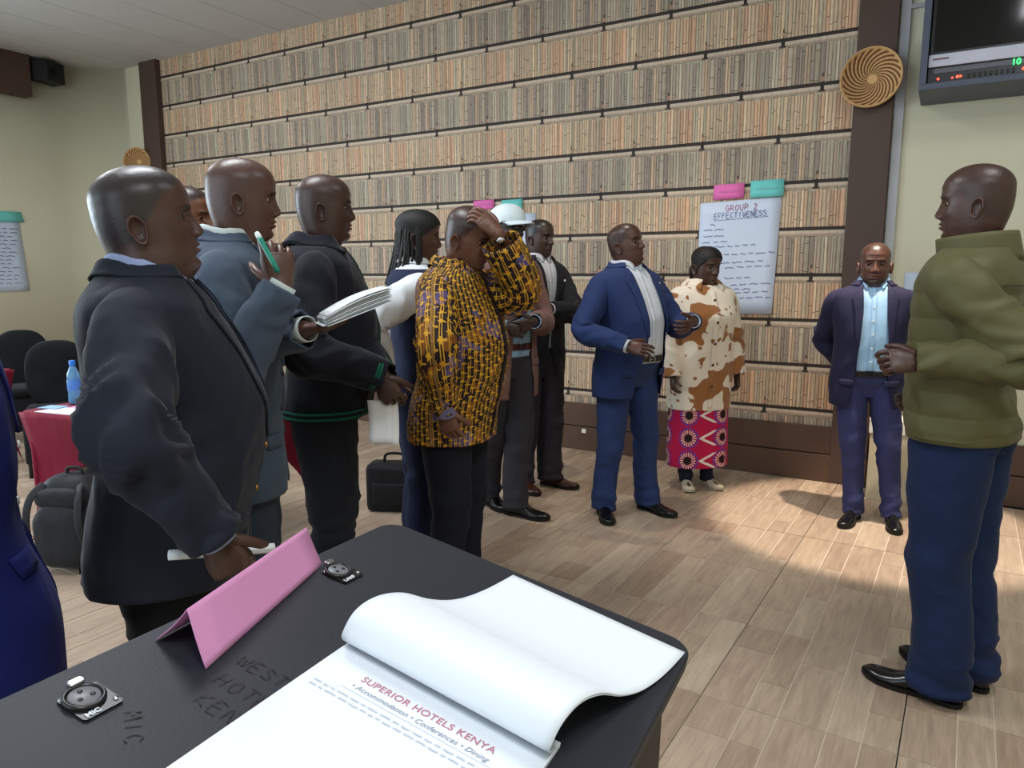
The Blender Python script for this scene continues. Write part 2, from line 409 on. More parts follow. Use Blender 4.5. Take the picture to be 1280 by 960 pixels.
# ------------------------------------------------------------------ floor of wood-look planks in square modules
def floor():
    t = NT('plank_tile'); oi = t.node('ShaderNodeObjectInfo')
    base = t.node('ShaderNodeValToRGB'); t.link(oi.outputs['Random'], base.inputs[0])
    cr = base.color_ramp; cols = [(168,146,128),(190,170,150),(178,154,136),(200,181,160),(160,136,118),(186,166,147),(176,154,136)]
    cr.elements[0].color = (*lin(cols[0]), 1); cr.elements[1].position = 1; cr.elements[1].color = (*lin(cols[-1]), 1)
    for i, c in enumerate(cols[1:-1], 1):
        e = cr.elements.new(i/(len(cols)-1)); e.color = (*lin(c), 1)
    add = t.node('ShaderNodeVectorMath', operation='ADD'); t.link(t.coord('Object'), add.inputs[0])
    sc = t.node('ShaderNodeVectorMath', operation='SCALE'); sc.inputs[0].default_value = (17, 31, 5); t.link(oi.outputs['Random'], sc.inputs['Scale'])
    t.link(sc.outputs[0], add.inputs[1])
    g = t.noise(14, 4, t.mapping(add.outputs[0], (3.2, .38, 1)), .6); g2 = t.noise(60, 3, t.mapping(add.outputs[0], (2.5, .12, 1)))
    f = t.math('ADD', t.math('MULTIPLY', g, .9), t.math('MULTIPLY', g2, .35))
    c = t.mix(t._ss(f, .35, .95), t.mix(.38, base.outputs[0], lin((112, 86, 68))), t.mix(.22, base.outputs[0], lin((210, 190, 160))))
    t.set(.34, .45, c); t.bump(g2, .06, .002)
    m = t.m
    m_bed = plain('light_grout', (216, 202, 184), .7); m_gap = plain('dark_grout', (52, 42, 36), .8)
    fl = struct(MB().box((XL-.1, YF, -.12), (XR+.1, YB+.1, -.010)).build('floor', m_gap))
    M = .61; ang = math.radians(-1.5); ca, sa = math.cos(ang), math.sin(ang); ox, oy = -.02, 2.35
    cuts = [0, .152, .254, .406, .508, M]
    shared = {}
    def piece(w, l):
        k = (round(w, 3), round(l, 3))
        if k not in shared:
            me = bpy.data.meshes.new('plank'); b = MB().box((-w/2, -l/2, -.004), (w/2, l/2, 0))
            me.from_pydata(b.V[0].tolist(), [], b.F); me.materials.append(m); shared[k] = me
        return shared[k]
    todo = []; far = MB(); bed = MB(); r = random.Random(11)
    for i in range(-18, 6):
        for j in range(-10, 8):
            cx, cy = ox+ca*(i+.5)*M-sa*(j+.5)*M, oy+sa*(i+.5)*M+ca*(j+.5)*M
            if not (XL+.1 < cx < XR-.1 and YF+.2 < cy < YB-.0): continue
            def rect(u0, v0, u1, v1, z0, z1, mb):
                b = MB().box((u0, v0, z0), (u1, v1, z1)); V = b.V[0].copy()
                X = ox+ca*(i*M+V[:, 0])-sa*(j*M+V[:, 1]); Y = oy+sa*(i*M+V[:, 0])+ca*(j*M+V[:, 1])
                V[:, 0], V[:, 1] = X, np.minimum(Y, YB-.01); mb.add(V, b.F)
            rect(.0022, .0022, M-.0022, M-.0022, -.009, -.0022, bed)
            P = np.array([cx, cy, 0])-np.array([0, 0, CAMH]); w = P@cF
            px = 640+FPX*(P@cR)/w if w > .2 else -9e9; py = 480-FPX*(P@cU)/w if w > .2 else 9e9
            vis = w > .3 and -60 < px < 1340 and py < 1060
            for a, b in zip(cuts[:-1], cuts[1:]):
                s = [0]+sorted(r.choice(([], [.2], [.305], [.41], []))) + [M]
                for c0, c1 in zip(s[:-1], s[1:]):
                    gg = .0019
                    todo.append((w if vis else 99+abs(w), i, j, a+gg+(.0012 if a == 0 else 0), b-gg-(.0012 if b == M else 0), c0+gg+(.0012 if c0 == 0 else 0), c1-gg-(.0012 if c1 == M else 0), rect))
    todo.sort(key=lambda q: q[0])
    for n, (w, i, j, a, b, c0, c1, rect) in enumerate(todo):
        if n < 300 and w < 90:
            o = bpy.data.objects.new('plank', piece(b-a, c1-c0)); u, v = i*M+(a+b)/2, j*M+(c0+c1)/2
            y = oy+sa*u+ca*v
            if y+(c1-c0)/2 > YB: continue
            o.location = (ox+ca*u-sa*v, y, 0); o.rotation_euler = (0, 0, ang); link(o, fl)
        else:
            b_ = MB().box((a, c0, -.004), (b, c1, 0)); V = b_.V[0].copy()
            X = ox+ca*(i*M+V[:, 0])-sa*(j*M+V[:, 1]); Y = oy+sa*(i*M+V[:, 0])+ca*(j*M+V[:, 1])
            V[:, 0], V[:, 1] = X, np.minimum(Y, YB-.01); far.add(V, b_.F, [r.random()]*3)
    t2 = NT('far_plank_tile'); a = t2.node('ShaderNodeVertexColor'); a.layer_name = 'Col'
    b2 = t2.node('ShaderNodeValToRGB'); t2.link(a.outputs[0], b2.inputs[0])
    b2.color_ramp.elements[0].color = (*lin(cols[0]), 1); b2.color_ramp.elements[1].color = (*lin(cols[3]), 1)
    g = t2.noise(14, 4, t2.mapping(t2.coord('Object'), (3.2, .38, 1)), .6)
    t2.set(.34, .45, t2.mix(t2._ss(g, .3, .75), t2.mix(.4, b2.outputs[0], lin((112, 86, 68))), t2.mix(.22, b2.outputs[0], lin((210, 190, 160)))))
    tag(far.build('far_planks', t2.m, fl, color=True), kind='stuff')
    tag(bed.build('grout_bed', m_bed, fl), kind='stuff')
floor()
# ------------------------------------------------------------------ people
m_skin = None
def skin_mat():
    t = NT('skin'); a = t.node('ShaderNodeVertexColor'); a.layer_name = 'Col'
    n = t.noise(45, 3); c = t.node('ShaderNodeVectorMath', operation='SCALE'); t.link(a.outputs[0], c.inputs[0])
    t.link(t.math('ADD', t.math('MULTIPLY', n, .35), .82), c.inputs['Scale'])
    t.set(.38, .45, c.outputs[0]); b_ = t.bump(t.noise(70, 3), .12, .006); t.bump(t.noise(420, 2), .12, .0015, b_)
    t.b.inputs['Subsurface Weight'].default_value = .06; t.b.inputs['Subsurface Radius'].default_value = (.02, .008, .004)
    return t.m
m_skin = skin_mat()
m_eye = plain('eye_white', (176, 166, 156), .45, .5, var=.02); m_iris = plain('iris_dark', (24, 14, 10), .15, .6)
m_hair = plain('black_hair', (16, 14, 14), .55, .4, var=.3, scale=120, bump=.5, bscale=300)

ZT = [.74, .80, .86, .92, 1.0, 1.08, 1.18, 1.28, 1.37, 1.42, 1.452, 1.477, 1.498, 1.52, 1.56]
HW = [.168, .174, .178, .178, .170, .165, .170, .182, .193, .196, .178, .132, .092, .068, .062]
FR = [.105, .108, .108, .108, .112, .116, .122, .126, .120, .108, .092, .075, .062, .052, .050]
BK = [.122, .126, .130, .128, .112, .100, .103, .112, .118, .116, .106, .094, .084, .074, .064]
BEL = [.15, .25, .4, .6, .85, 1.0, .95, .55, .15, 0, 0, 0, 0, 0, 0]
WID = [.6, .7, .8, .9, 1, 1, 1, .9, .7, .5, .3, .1, 0, 0, 0]

def ridge(p, seed):
    return np.clip(1-np.abs(vnoise(p, seed))*2.6, -.6, 1)
class Person:
    def __init__(s, name, x, y, phi, H, label, skin=(74, 50, 40), belly=0., fat=0., lean=0., shw=1., head=(0, 0, 0),
                 hw=1., jowl=0., lod=1., seed=1, hair=None, stubble=0., female=False, neckf=0., headsc=1.0):
        s.s = H/1.75; s.H = H; s.belly = belly; s.fat = fat; s.lean = math.radians(lean); s.shw = shw
        s.seed = seed; s.lod = lod; s.rz = math.radians(phi-90); s.base = np.array([x, y, 0.])
        s.e = empty('person', (x, y, 0), s.rz, label, 'person'); s.name = name
        s.skin = np.array(lin(skin))*np.array([1.22, 1.12, 1.05]); s.female = female; s.hsc = headsc*1.04
        s.body = MB(); s.n = 2.35; s.wr = .0
        s.hy, s.hp, s.hr = [math.radians(a) for a in head]
        s.chin = (1.75-.235*s.hsc/s.s)*s.s if headsc else 0
        s.neckf = neckf; s.hwid = hw; s.jowl = jowl; s.hair = hair; s.stubble = stubble
    def L(s, W):
        d = np.asarray(W, float)-s.base; c, n = math.cos(-s.rz), math.sin(-s.rz)
        return np.array([c*d[0]-n*d[1], n*d[0]+c*d[1], d[2]])
    def bend(s, P):
        P = np.asarray(P, float); z0 = .95*s.s; a = s.lean*ss(.88*s.s, 1.28*s.s, P[..., 2])
        y, z = P[..., 1], P[..., 2]-z0
        Q = P.copy(); Q[..., 1] = y*np.cos(a)+z*np.sin(a); Q[..., 2] = z0+z*np.cos(a)-y*np.sin(a); return Q
    def prof(s, z):
        u = np.asarray(z)/s.s
        b = herm(u, ZT, BEL); w = herm(u, ZT, WID)
        hw = (herm(u, ZT, HW)+s.fat*w)*s.s; k = 1+(s.shw-1)*ss(1.15, 1.36, u)*(1-ss(1.44, 1.54, u)); hw = hw*k
        fr = (herm(u, ZT, FR)+s.fat*w*.7+s.belly*b)*s.s; bk = (herm(u, ZT, BK)+s.fat*w*.6)*s.s
        if s.female:
            fr = fr+.035*s.s*gau(u, 1.27, .07); hw = hw-.012*s.s*gau(u, 1.1, .08)+.012*s.s*gau(u, .9, .1)
        return hw, fr, bk
    def pt(s, th, z, off=0., amp=0., flare=0.):
        th, z = np.broadcast_arrays(np.asarray(th, float), np.asarray(z, float))
        hw, fr, bk = s.prof(z); o = off+flare*ss(1.0*s.s, .72*s.s, z)
        c, n = np.cos(th), np.sin(th); e = 2/s.n
        x = (hw+o)*np.sign(c)*np.abs(c)**e; y = np.where(n > 0, fr+o, bk+o)*np.sign(n)*np.abs(n)**e
        P = np.stack([x, y, z], -1)
        if amp:
            q = P*np.array([7., 7., 16.])+s.seed*13.1; q[..., 2] += P[..., 0]*14
            q2 = P*np.array([4., 4., 3.])+s.seed*7.7
            a = amp*(.35+.9*gau(z/s.s, 1.06, .12)+.5*gau(z/s.s, .82, .08))
            q3 = P*np.array([9., 9., 7.])+s.seed*2.3; q3[..., 2] += np.abs(P[..., 0])*9
            d = a*(vnoise(q, s.seed)*.6)+amp*.8*vnoise(q2, s.seed+5)+a*.55*ridge(q3, s.seed+6)
            r = nrm(np.stack([x, y, np.zeros_like(x)], -1)); P = P+r*d[..., None]
        return s.bend(P)
    def fx(s, x, z, off=0., amp=0., flare=0., back=False):
        """point on the torso front (or back) at sideways x and height z"""
        hw, fr, bk = s.prof(z); o = off+flare*ss(1.0*s.s, .72*s.s, np.asarray(z, float))
        t = np.clip(np.abs(x)/(hw+o), 0, .999)**(s.n/2); th = np.arccos(t)
        th = np.where(np.asarray(x) >= 0, th, PI-th)
        return s.pt(-th if back else th, z, off, amp, flare)
    # ---- garments
    def torso(s, name, mat, z0, z1, off, amp=.006, flare=0., opn=None, nz=None, nt=None, parent=None, extra=None, thick=.005):
        nz = nz or int(60*s.lod); nt = nt or int(84*s.lod); zs = np.linspace(z0*s.s, z1*s.s, nz)
        mb = MB()
        if opn is None:
            th = np.linspace(0, 2*PI, nt, endpoint=False); P = s.pt(th[None], zs[:, None], off, amp, flare)
        else:
            oR = np.interp(zs/s.s, opn[0], opn[1])*s.s; oL = np.interp(zs/s.s, opn[0], opn[2])*s.s
            hw, _, _ = s.prof(zs); hw = hw+off+flare*ss(1.0*s.s, .72*s.s, zs)
            a = np.arccos(np.clip(np.abs(oR)/hw, 0, .98)**(s.n/2)); a = np.where(oR >= 0, a, PI-a)
            b = np.arccos(np.clip(np.abs(oL)/hw, 0, .98)**(s.n/2)); b = np.where(oL >= 0, PI-b, b)
            k = np.linspace(0, 1, nt)[None]; th = (b[:, None]+(2*PI+a-b)[:, None]*k)
            P = s.pt(th, zs[:, None]*np.ones_like(th), off, amp, flare)
        if extra is not None: P = extra(P, th*np.ones((nz, 1)), zs[:, None]*np.ones((1, nt)))
        mb.grid(P, closed=opn is None, cap0=False, cap1=False)
        u = np.stack([th*np.ones((nz, 1))*.19, zs[:, None]*np.ones((1, nt))], -1).reshape(-1, 2)
        o = mesh_obj(name, np.vstack(mb.V), mb.F, mat, parent or s.e, True, uv=u)
        m = o.modifiers.new('solid', 'SOLIDIFY'); m.thickness = thick; m.offset = -1
        return o
    def patch(s, name, mat, poly, off, parent, amp=0., flare=0., nu=8, nv=14, back=False, thick=.0025):
        """poly: list of (z, xa, xb) rows, laid onto the torso"""
        z = np.linspace(poly[0][0], poly[-1][0], nv)*s.s; Z = [p[0]*s.s for p in poly]
        xa = np.interp(z, Z, [p[1]*s.s for p in poly]) if Z[0] < Z[-1] else np.interp(-z, [-q for q in Z], [p[1]*s.s for p in poly])
        xb = np.interp(z, Z, [p[2]*s.s for p in poly]) if Z[0] < Z[-1] else np.interp(-z, [-q for q in Z], [p[2]*s.s for p in poly])
        k = np.linspace(0, 1, nu)[None]; X = xa[:, None]*(1-k)+xb[:, None]*k
        P = s.fx(X, z[:, None]*np.ones_like(X), off, amp, flare, back)
        mb = MB().grid(P, closed=False); o = mesh_obj(name, np.vstack(mb.V), mb.F, mat, parent, True)
        m = o.modifiers.new('solid', 'SOLIDIFY'); m.thickness = thick; m.offset = 0
        return o
    def button(s, mat, x, z, off, parent, r=.008, amp=0., flare=0.):
        p = s.fx(np.array(x*s.s), np.array(z*s.s), off, amp, flare); q = s.fx(np.array(x*s.s), np.array(z*s.s), off+.01, amp, flare)
        n = nrm(q-p); a = nrm(np.cross(n, (0, 0, 1))); b = np.cross(n, a); mb = MB(); t = np.linspace(0, 2*PI, 12, endpoint=False)
        rings = [p+n*h+r*k*(np.cos(t)[:, None]*a+np.sin(t)[:, None]*b) for h, k in ((-.002, 1), (.002, 1), (.003, .8), (.002, .55))]
        return mb.grid(np.array(rings), True, False, True).build('button', mat, parent, True)
    def arm(s, side, wrist, pole, sh=None):
        """two-bone arm; side +1 = the person's right"""
        w = s.shw; S = s.bend(np.array([side*.183*w*s.s, -.006, 1.388*s.s])) if sh is None else np.asarray(sh, float)
        a, b = .295*s.s, .265*s.s; W = np.asarray(wrist, float); d = W-S; D = np.linalg.norm(d)
        if D > (a+b)*.995: W = S+d/D*(a+b)*.995; d = W-S; D = np.linalg.norm(d)
        u = d/D; x = (a*a-b*b+D*D)/(2*D); h = math.sqrt(max(a*a-x*x, 0)); p = np.asarray(pole, float); p = nrm(p-u*(p@u))
        return S, S+u*x+p*h, W
    def sleeve(s, name, mat, side, A, parent=None, r=(.066, .074, .067, .060, .053, .041), t_end=1., amp=.007, quilt=0., n=None, sub=None, start=None):
        S, E_, W = A; n = n or int(30*s.lod); sub = sub or int(12*s.lod)
        st = s.bend(np.array([side*.135*s.shw*s.s, -.004, 1.405*s.s])) if start is None else start
        r = [q*s.s for q in r]; Wd = W+(W-E_)*.02
        k1 = 1.0
        r[0] = r[0]*.72; r[1] = r[1]*.90
        pts = [st, S, S*.52+E_*.48, E_+ (nrm(E_-(S+W)/2))*.004, E_*.5+W*.5, Wd]
        if t_end < 1: pts = pts[:4]+[E_*(1-t_end)+W*t_end] if t_end > 0 else pts[:3]+[S*.1+E_*.9]; r = r[:len(pts)]
        def disp(t, th, P):
            q = P*np.array([13., 13., 24.])+s.seed*3.3+side*9
            g = .35+1.0*gau(t, .62, .13)+.5*gau(t, .97, .1)+.4*gau(t, .33, .1)
            w1 = np.stack([t*15+1.6*np.sin(th+side), np.cos(th)*.9+s.seed, np.sin(th)*.9], -1)
            d = amp*g*(.35*vnoise(q, s.seed+3)+1.15*ridge(w1, s.seed+4))*ss(.12, .38, t)
            d = d+amp*.35*np.abs(np.sin((t*26+1.3*np.sin(th+side))))*gau(t, .62, .10)
            if quilt: d = d+quilt*np.sqrt(np.abs(np.sin(t*PI*8)))*ss(.05, .2, t)
            return d
        ref = nrm(np.cross(E_-S, W-E_)+np.array([0, 1e-3, 0])); 
        if np.linalg.norm(np.cross(E_-S, W-E_)) < 1e-3: ref = np.array([0, 1., 0])
        P = tube_pts(pts, r, n, sub, ref, disp); mb = MB().grid(P, True, True, False)
        uv = np.stack(np.meshgrid(np.linspace(0, .36, n), np.linspace(0, .6, len(P))), -1).reshape(-1, 2); uv = np.vstack([uv, uv[:1]])
        o = mesh_obj(name, np.vstack(mb.V), mb.F, mat, parent or s.e, True, uv=uv)
        m = o.modifiers.new('solid', 'SOLIDIFY'); m.thickness = .005; m.offset = -1
        return o
    def cuff(s, mat, A, r=.040, parent=None, l=.02):
        S, E_, W = A; d = nrm(W-E_)
        P = tube_pts([W-d*.03, W+d*l], [r*s.s, r*s.s*.97], 20, 3, (0.3, .5, .2)); o = MB().grid(P).build('shirt_cuff', mat, parent or s.e, True)
        m = o.modifiers.new('solid', 'SOLIDIFY'); m.thickness = .003; return o
    def collar(s, name, mat, off, top, drop, gap, parent=None, leaf=.035, spread=.012, stand=.035, thick=.003, tip=.9, clear=.010):
        """a folded collar round the neck; top = height below chin level"""
        n = 48; th = np.linspace(PI/2+gap, 2*PI+PI/2-gap, n); fr = (np.sin(th)+1)/2
        zt = s.chin-top*s.s-drop*s.s*fr**1.6
        h0, f0, b0 = s.prof(np.array([1.515*s.s])); c, q = np.cos(th), np.sin(th); e = 2/s.n
        def Rb(dr): return np.hypot((h0+off+dr)*c, np.where(q > 0, f0+off+dr+.010*fr, b0+off+dr)*q)
        zg = np.linspace(1.22, 1.53, 156)*s.s; hg, fg, bg_ = s.prof(zg); rb = Rb(.008); zmin = np.zeros(n)
        for i in range(n):
            cx, qy = abs(c[i])**e, abs(q[i])**e; Rg = np.hypot((hg+off+.008)*cx, (np.where(q[i] > 0, fg, bg_)+off+.008)*qy)
            w_ = np.where(Rg > rb[i])[0]; zmin[i] = zg[w_[-1]] if len(w_) else zg[0]
        zt = np.maximum(zt, zmin+clear)
        rows = [(Rb(-.001), zt-stand*s.s), (Rb(0), zt), (Rb(.004), zt+.003), (Rb(.008), zt+.0)]
        zg = np.linspace(1.22, 1.53, 156)*s.s; hg, fg, bg_ = s.prof(zg)
        lf = leaf*(1+tip*gau(np.minimum(th-PI/2, 2*PI+PI/2-th), gap, .22))
        r, z = rows[-1]; r = r.copy(); z = z.copy(); out = []
        for i in range(n):
            cx, qy = abs(c[i])**e, abs(q[i])**e; k0 = math.hypot(cx, qy); Rg = np.hypot((hg+off+.008)*cx, (np.where(q[i] > 0, fg, bg_)+off+.008)*qy)
            ri, zi = r[i], z[i]; line = []
            for k in range(5):
                ds = lf[i]/5; acc = 0
                while acc < ds:
                    st_ = .002; r2, z2 = ri+st_*spread*30, zi-st_*.9; Rs = float(np.interp(z2, zg, Rg))
                    if r2 < Rs:
                        z2 = zi-st_*.05
                        while float(np.interp(z2, zg, Rg)) < ri+1e-5 and zi-z2 < st_: z2 -= .0003
                        z2 = max(z2-.0004, zi-st_); r2 = max(ri, float(np.interp(z2, zg, Rg)))
                    acc += max(math.hypot(r2-ri, z2-zi), 3e-4); ri, zi = r2, z2
                line.append((ri, zi))
            out.append(line)
        out = np.array(out)
        for k in range(5): rows.append((out[:, k, 0], out[:, k, 1]))
        # direction of each spoke follows the torso's outline
        dx, dy = np.sign(c)*np.abs(c)**e, np.sign(q)*np.abs(q)**e; kk = np.hypot(dx, dy); dx, dy = dx/kk, dy/kk
        rows = [s.bend(np.stack([R_*(c if i < 4 else dx), R_*(q if i < 4 else dy)-.004, Z_], -1)) for i, (R_, Z_) in enumerate(rows)]
        P_ = np.array(rows); mb = MB().grid(P_, closed=False); o = mesh_obj(name, np.vstack(mb.V), mb.F, mat, parent or s.e, True, uv=np.stack(np.meshgrid(np.linspace(0, .5, P_.shape[1]), np.linspace(0, .07, P_.shape[0])), -1).reshape(-1, 2))
        m = o.modifiers.new('solid', 'SOLIDIFY'); m.thickness = thick; m.offset = 1; return o
    def standcollar(s, name, mat, z0, z1, r0, r1, gap=.0, parent=None, fwd=.0, dip=.02, thick=.008):
        n = 48; th = np.linspace(PI/2+gap, 2.5*PI-gap, n); fr = (np.sin(th)+1)/2; rows = []
        for k in np.linspace(0, 1, 7):
            r = r0*(1-k)+r1*k; z = (z0*(1-k)+z1*k)*s.s-dip*s.s*fr*k
            rows.append(s.bend(np.stack([r*s.s*np.cos(th), r*s.s*1.08*np.sin(th)+fwd*k-.01, z], -1)))
        P_ = np.array(rows); mb = MB().grid(P_, closed=False); o = mesh_obj(name, np.vstack(mb.V), mb.F, mat, parent or s.e, True, uv=np.stack(np.meshgrid(np.linspace(0, .5, P_.shape[1]), np.linspace(0, .07, P_.shape[0])), -1).reshape(-1, 2))
        m = o.modifiers.new('solid', 'SOLIDIFY'); m.thickness = thick; m.offset = 1; return o
    def trousers(s, mat, feet, hem=.045, amp=.008, r=(.098, .096, .076, .068, .066), top=1.02, name='trousers', knee=(0, 0)):
        """feet: [(x,y,ang)] right then left, ankle spots in the local frame"""
        h = empty_part(name, s.e); S_ = s.s; mb = MB()
        zs = np.linspace(.80*S_, top*S_, int(16*s.lod)+4); th = np.linspace(0, 2*PI, int(64*s.lod), endpoint=False)
        P = s.pt(th[None], zs[:, None], .004, amp*.3); kk = (.70+.30*ss(.80*S_, .93*S_, zs))[:, None, None]; cc_ = P.mean(1, keepdims=True); P = cc_+(P-cc_)*np.concatenate([kk*0+1-(1-kk)*.35, kk, kk*0+1], -1)
        mb.grid(P, True, True, True)
        for side, (fx_, fy_, fa) in zip((1, -1), feet):
            hip = np.array([side*(.086+s.fat*.5)*S_, -.008, .95*S_]); ank = np.array([fx_, fy_-.0, hem*S_]); kn = hip*.48+ank*.52+np.array([0, (.02+knee[0])*S_, 0])
            rr = [q*S_ for q in r]; fr = 1+s.fat*2
            pts = [hip, hip*.72+kn*.28, kn, kn*.5+ank*.5+np.array([0, -.012*S_, 0]), ank]
            rad = [(rr[0]*fr*.95, rr[0]*fr*1.15), (rr[1]*fr, rr[1]*fr*1.15), (rr[2]*(1+s.fat), rr[2]*1.08), (rr[3], rr[3]*1.12), (rr[4], rr[4]*1.25)]
            def disp(t, th_, P, side=side):
                q = P*np.array([11., 11., 20.])+s.seed*5.1+side*4; g = .35+.8*gau(t, .5, .12)+1.1*gau(t, .97, .12)+.5*gau(t, .12, .1)
                d = amp*g*(.8*vnoise(q, s.seed+7)+.7*ridge(q*.8+3, s.seed+8))
                d = d+amp*.5*np.sin(t*70+1.5*np.sin(th_*1.0+side))*gau(t, .93, .07)
                cr = .006*np.exp(-((np.mod(th_-PI/2+PI, 2*PI)-PI)/.16)**2)  # pressed crease
                return d+cr*ss(.1, .4, t)
            mb.grid(tube_pts(pts, rad, int(36*s.lod), int(14*s.lod), (0, 1, 0), disp), True, True, True)
        V = np.vstack(mb.V); bpy.data.objects.remove(h)
        o = mesh_obj(name, V, mb.F, mat, s.e, True); return o
    def shoes(s, mat, sole, feet, length=.285, lace=None, toe=.5, socks=None):
        for fx_, fy_, fa in feet:
            t = np.linspace(0, 1, 26); L_ = length*s.s; k = s.s
            hw = herm(t, [0, .04, .12, .3, .48, .66, .8, .92, .98, 1], [.008, .024, .032, .031, .036, .045, .043, .030, .018, .006])*k
            ht = herm(t, [0, .05, .2, .36, .5, .64, .8, .92, 1], [.058, .074, .080, .082, .070, .052, .042, .034, .020])*k
            a = np.linspace(0, PI, 13); rows = []; up = .012*ss(.75, 1, t)
            for i in range(len(t)):
                x = hw[i]*np.cos(a); z = .016*k+up[i]+np.maximum(ht[i]-.016*k, .003)*np.sin(a)**.62
                bx = np.array([-hw[i]*.6, 0, hw[i]*.6]); rows.append(np.vstack([np.stack([x, np.full_like(x, t[i]*L_-.075*k), z], -1), np.stack([bx, np.full(3, t[i]*L_-.075*k), np.full(3, .013*k+up[i])], -1)]))
            c, n = math.cos(fa), math.sin(fa); R = Matrix([[c, -n, 0, fx_], [n, c, 0, fy_], [0, 0, 1, 0], [0, 0, 0, 1]])
            sh = MB().grid(np.array(rows), True, True, True).T(R).build('shoe', mat, s.e, True)
            so = MB(); rows = []
            for i in range(len(t)):
                w = hw[i]+.003; zb = up[i]+(.0 if t[i] < .26 or t[i] > .42 else .004*k); y = t[i]*L_*1.01-.076*k
                rows.append([(w, y, .017*k+up[i]), (-w, y, .017*k+up[i]), (-w*.97, y, zb), (w*.97, y, zb)])
            so.grid(np.array(rows), True, True, True).T(R).build('sole', sole, sh, False)
            if lace:
                lb = MB()
                for q in range(4):
                    tt = .40+q*.055; yy = tt*L_-.075*k; zz = float(np.interp(tt, t, ht))
                    lb.tube([(-.016*k, yy, zz-.004), (0, yy+.003, zz+.002), (.016*k, yy, zz-.004)], [.0026]*3, 6, 4)
                lb.T(R).build('laces', lace, sh, True)
    # ---- skin
    def hand(s, side, A, d, palm, curl=(.5, .5, .6, .7), thumb=.4, spread=.06, sc=1.0):
        """hand at the wrist; d = finger direction, palm = the way the palm faces"""
        W = A[2]; d = nrm(nrm(d)+.5*nrm(A[2]-A[1])); palm = np.asarray(palm, float); palm = nrm(palm-d*(palm@d)); w = np.cross(d, palm)*side
        k = s.s*sc; b = s.body; col = s.skin*1.0; pc = np.minimum(s.skin*1.9+.02, 1)
        fd = nrm(A[2]-A[1])
        b.grid(tube_pts([W-fd*.05, W, W+fd*.02*k], [.031*k, .029*k, .018*k], 14, 3, palm+.01), True, True, True, col)
        P = [W-fd*.05, W, W+d*.03*k, W+d*.065*k, W+d*.092*k]
        b.grid(tube_pts(P, [(.031*k, .027*k), (.029*k, .022*k), (.036*k, .017*k), (.042*k, .0155*k), (.038*k, .011*k)], 16, 4, palm), True, True, True, col)
        for i, (l, off, rad) in enumerate(((.074, .030, .0090), (.082, .010, .0094), (.076, -.010, .0090), (.060, -.029, .0078))):
            c = curl[i] if np.ndim(curl) else curl
            p = W+d*.086*k+w*off*k; dd = nrm(d+w*(1.5-i)*spread); pts = [p-dd*.02*k]; ang = 0; pts.append(p)
            for seg, frac in ((.44, 1.0), (.31, 1.15), (.25, .8)):
                ang += c*frac; v = dd*math.cos(ang)+palm*math.sin(ang); p = p+v*l*k*seg; pts.append(p)
            r = rad*k; b.grid(tube_pts(pts, [r*.9, r*1.05, r, r*.92, r*.55], 9, 4, w), True, True, True, col)
            nl = pts[-1]-nrm(pts[-1]-pts[-2])*.008*k
        p = W+d*.022*k+w*.026*k; t1 = nrm(w*.75+d*.75+palm*.25*(1+thumb)); pts = [p-t1*.012, p+t1*.006]
        p = p+t1*.040*k; pts.append(p); t2 = nrm(t1*(1-.5*thumb)+palm*thumb*.9+d*.5); p = p+t2*.030*k; pts.append(p); p = p+nrm(t2+palm*thumb*.4)*.024*k; pts.append(p)
        b.grid(tube_pts(pts, [.013*k, .0145*k, .0112*k, .0102*k, .006*k], 9, 4, palm), True, True, True, col)
    def headT(s, P):
        """head-local (origin on the neck axis at chin level) -> person-local, turned and tilted"""
        P = np.asarray(P, float); piv = np.array([0, -.012, .02]); B0 = np.array([0, .012*s.s+s.neckf*.0, s.chin])
        w = ss(-.07, .02, P[..., 2])[..., None]
        cy, sy, cp, sp, cr_, sr = math.cos(s.hy), math.sin(s.hy), math.cos(s.hp), math.sin(s.hp), math.cos(s.hr), math.sin(s.hr)
        Rz = np.array([[cy, -sy, 0], [sy, cy, 0], [0, 0, 1]]); Rx = np.array([[1, 0, 0], [0, cp, sp], [0, -sp, cp]]); Ry = np.array([[cr_, 0, sr], [0, 1, 0], [-sr, 0, cr_]])
        Q = (P-piv)@(Rz@Rx@Ry).T+s.bend(piv+B0)+np.array([0, s.neckf, 0]); N = s.bend(P+B0)+np.array([0, s.neckf, 0])*ss(-.12, .0, P[..., 2])[..., None]
        return Q*w+N*(1-w)
    def make_head(s):
        k = s.hsc; b = s.body
        zs = np.concatenate([np.linspace(-.15, -.012, 14), np.linspace(-.008, .165, 70), .165+.0695*np.sin(np.linspace(0.06, 1, 16)*PI/2)])
        Z = [-.15, -.08, -.04, -.018, -.004, .008, .024, .05, .075, .10, .12, .14, .165]
        F_ = [.052, .050, .050, .055, .072, .083, .087, .086, .088, .090, .092, .096, .097]
        B_ = [.074, .067, .063, .063, .066, .068, .073, .082, .090, .096, .0985, .0995, .099]
        W_ = [.068, .062, .058, .0575, .058, .059, .062, .068, .0715, .0735, .075, .0760, .0765]
        N_ = [2, 2, 2, 1.9, 1.75, 1.75, 1.85, 2.1, 2.2, 2.2, 2.25, 2.25, 2.15]
        dome = np.sqrt(np.clip(1-((np.maximum(zs, .165)-.165)/.0705)**2, .0, 1))
        f = herm(zs, Z, F_)*dome; bb = herm(zs, Z, B_)*dome; w = herm(zs, Z, W_)*dome*s.hwid; nn = herm(zs, Z, N_)
        j = s.jowl*gau(zs, .012, .035); w = w*(1+j*.5); f = f+s.jowl*.03*gau(zs, -.02, .03); bb = bb+s.jowl*.02*gau(zs, -.0, .05)
        if s.female: w = w*np.where(zs < .0, .86, 1); f = np.where(zs < -.02, f*.9, f)
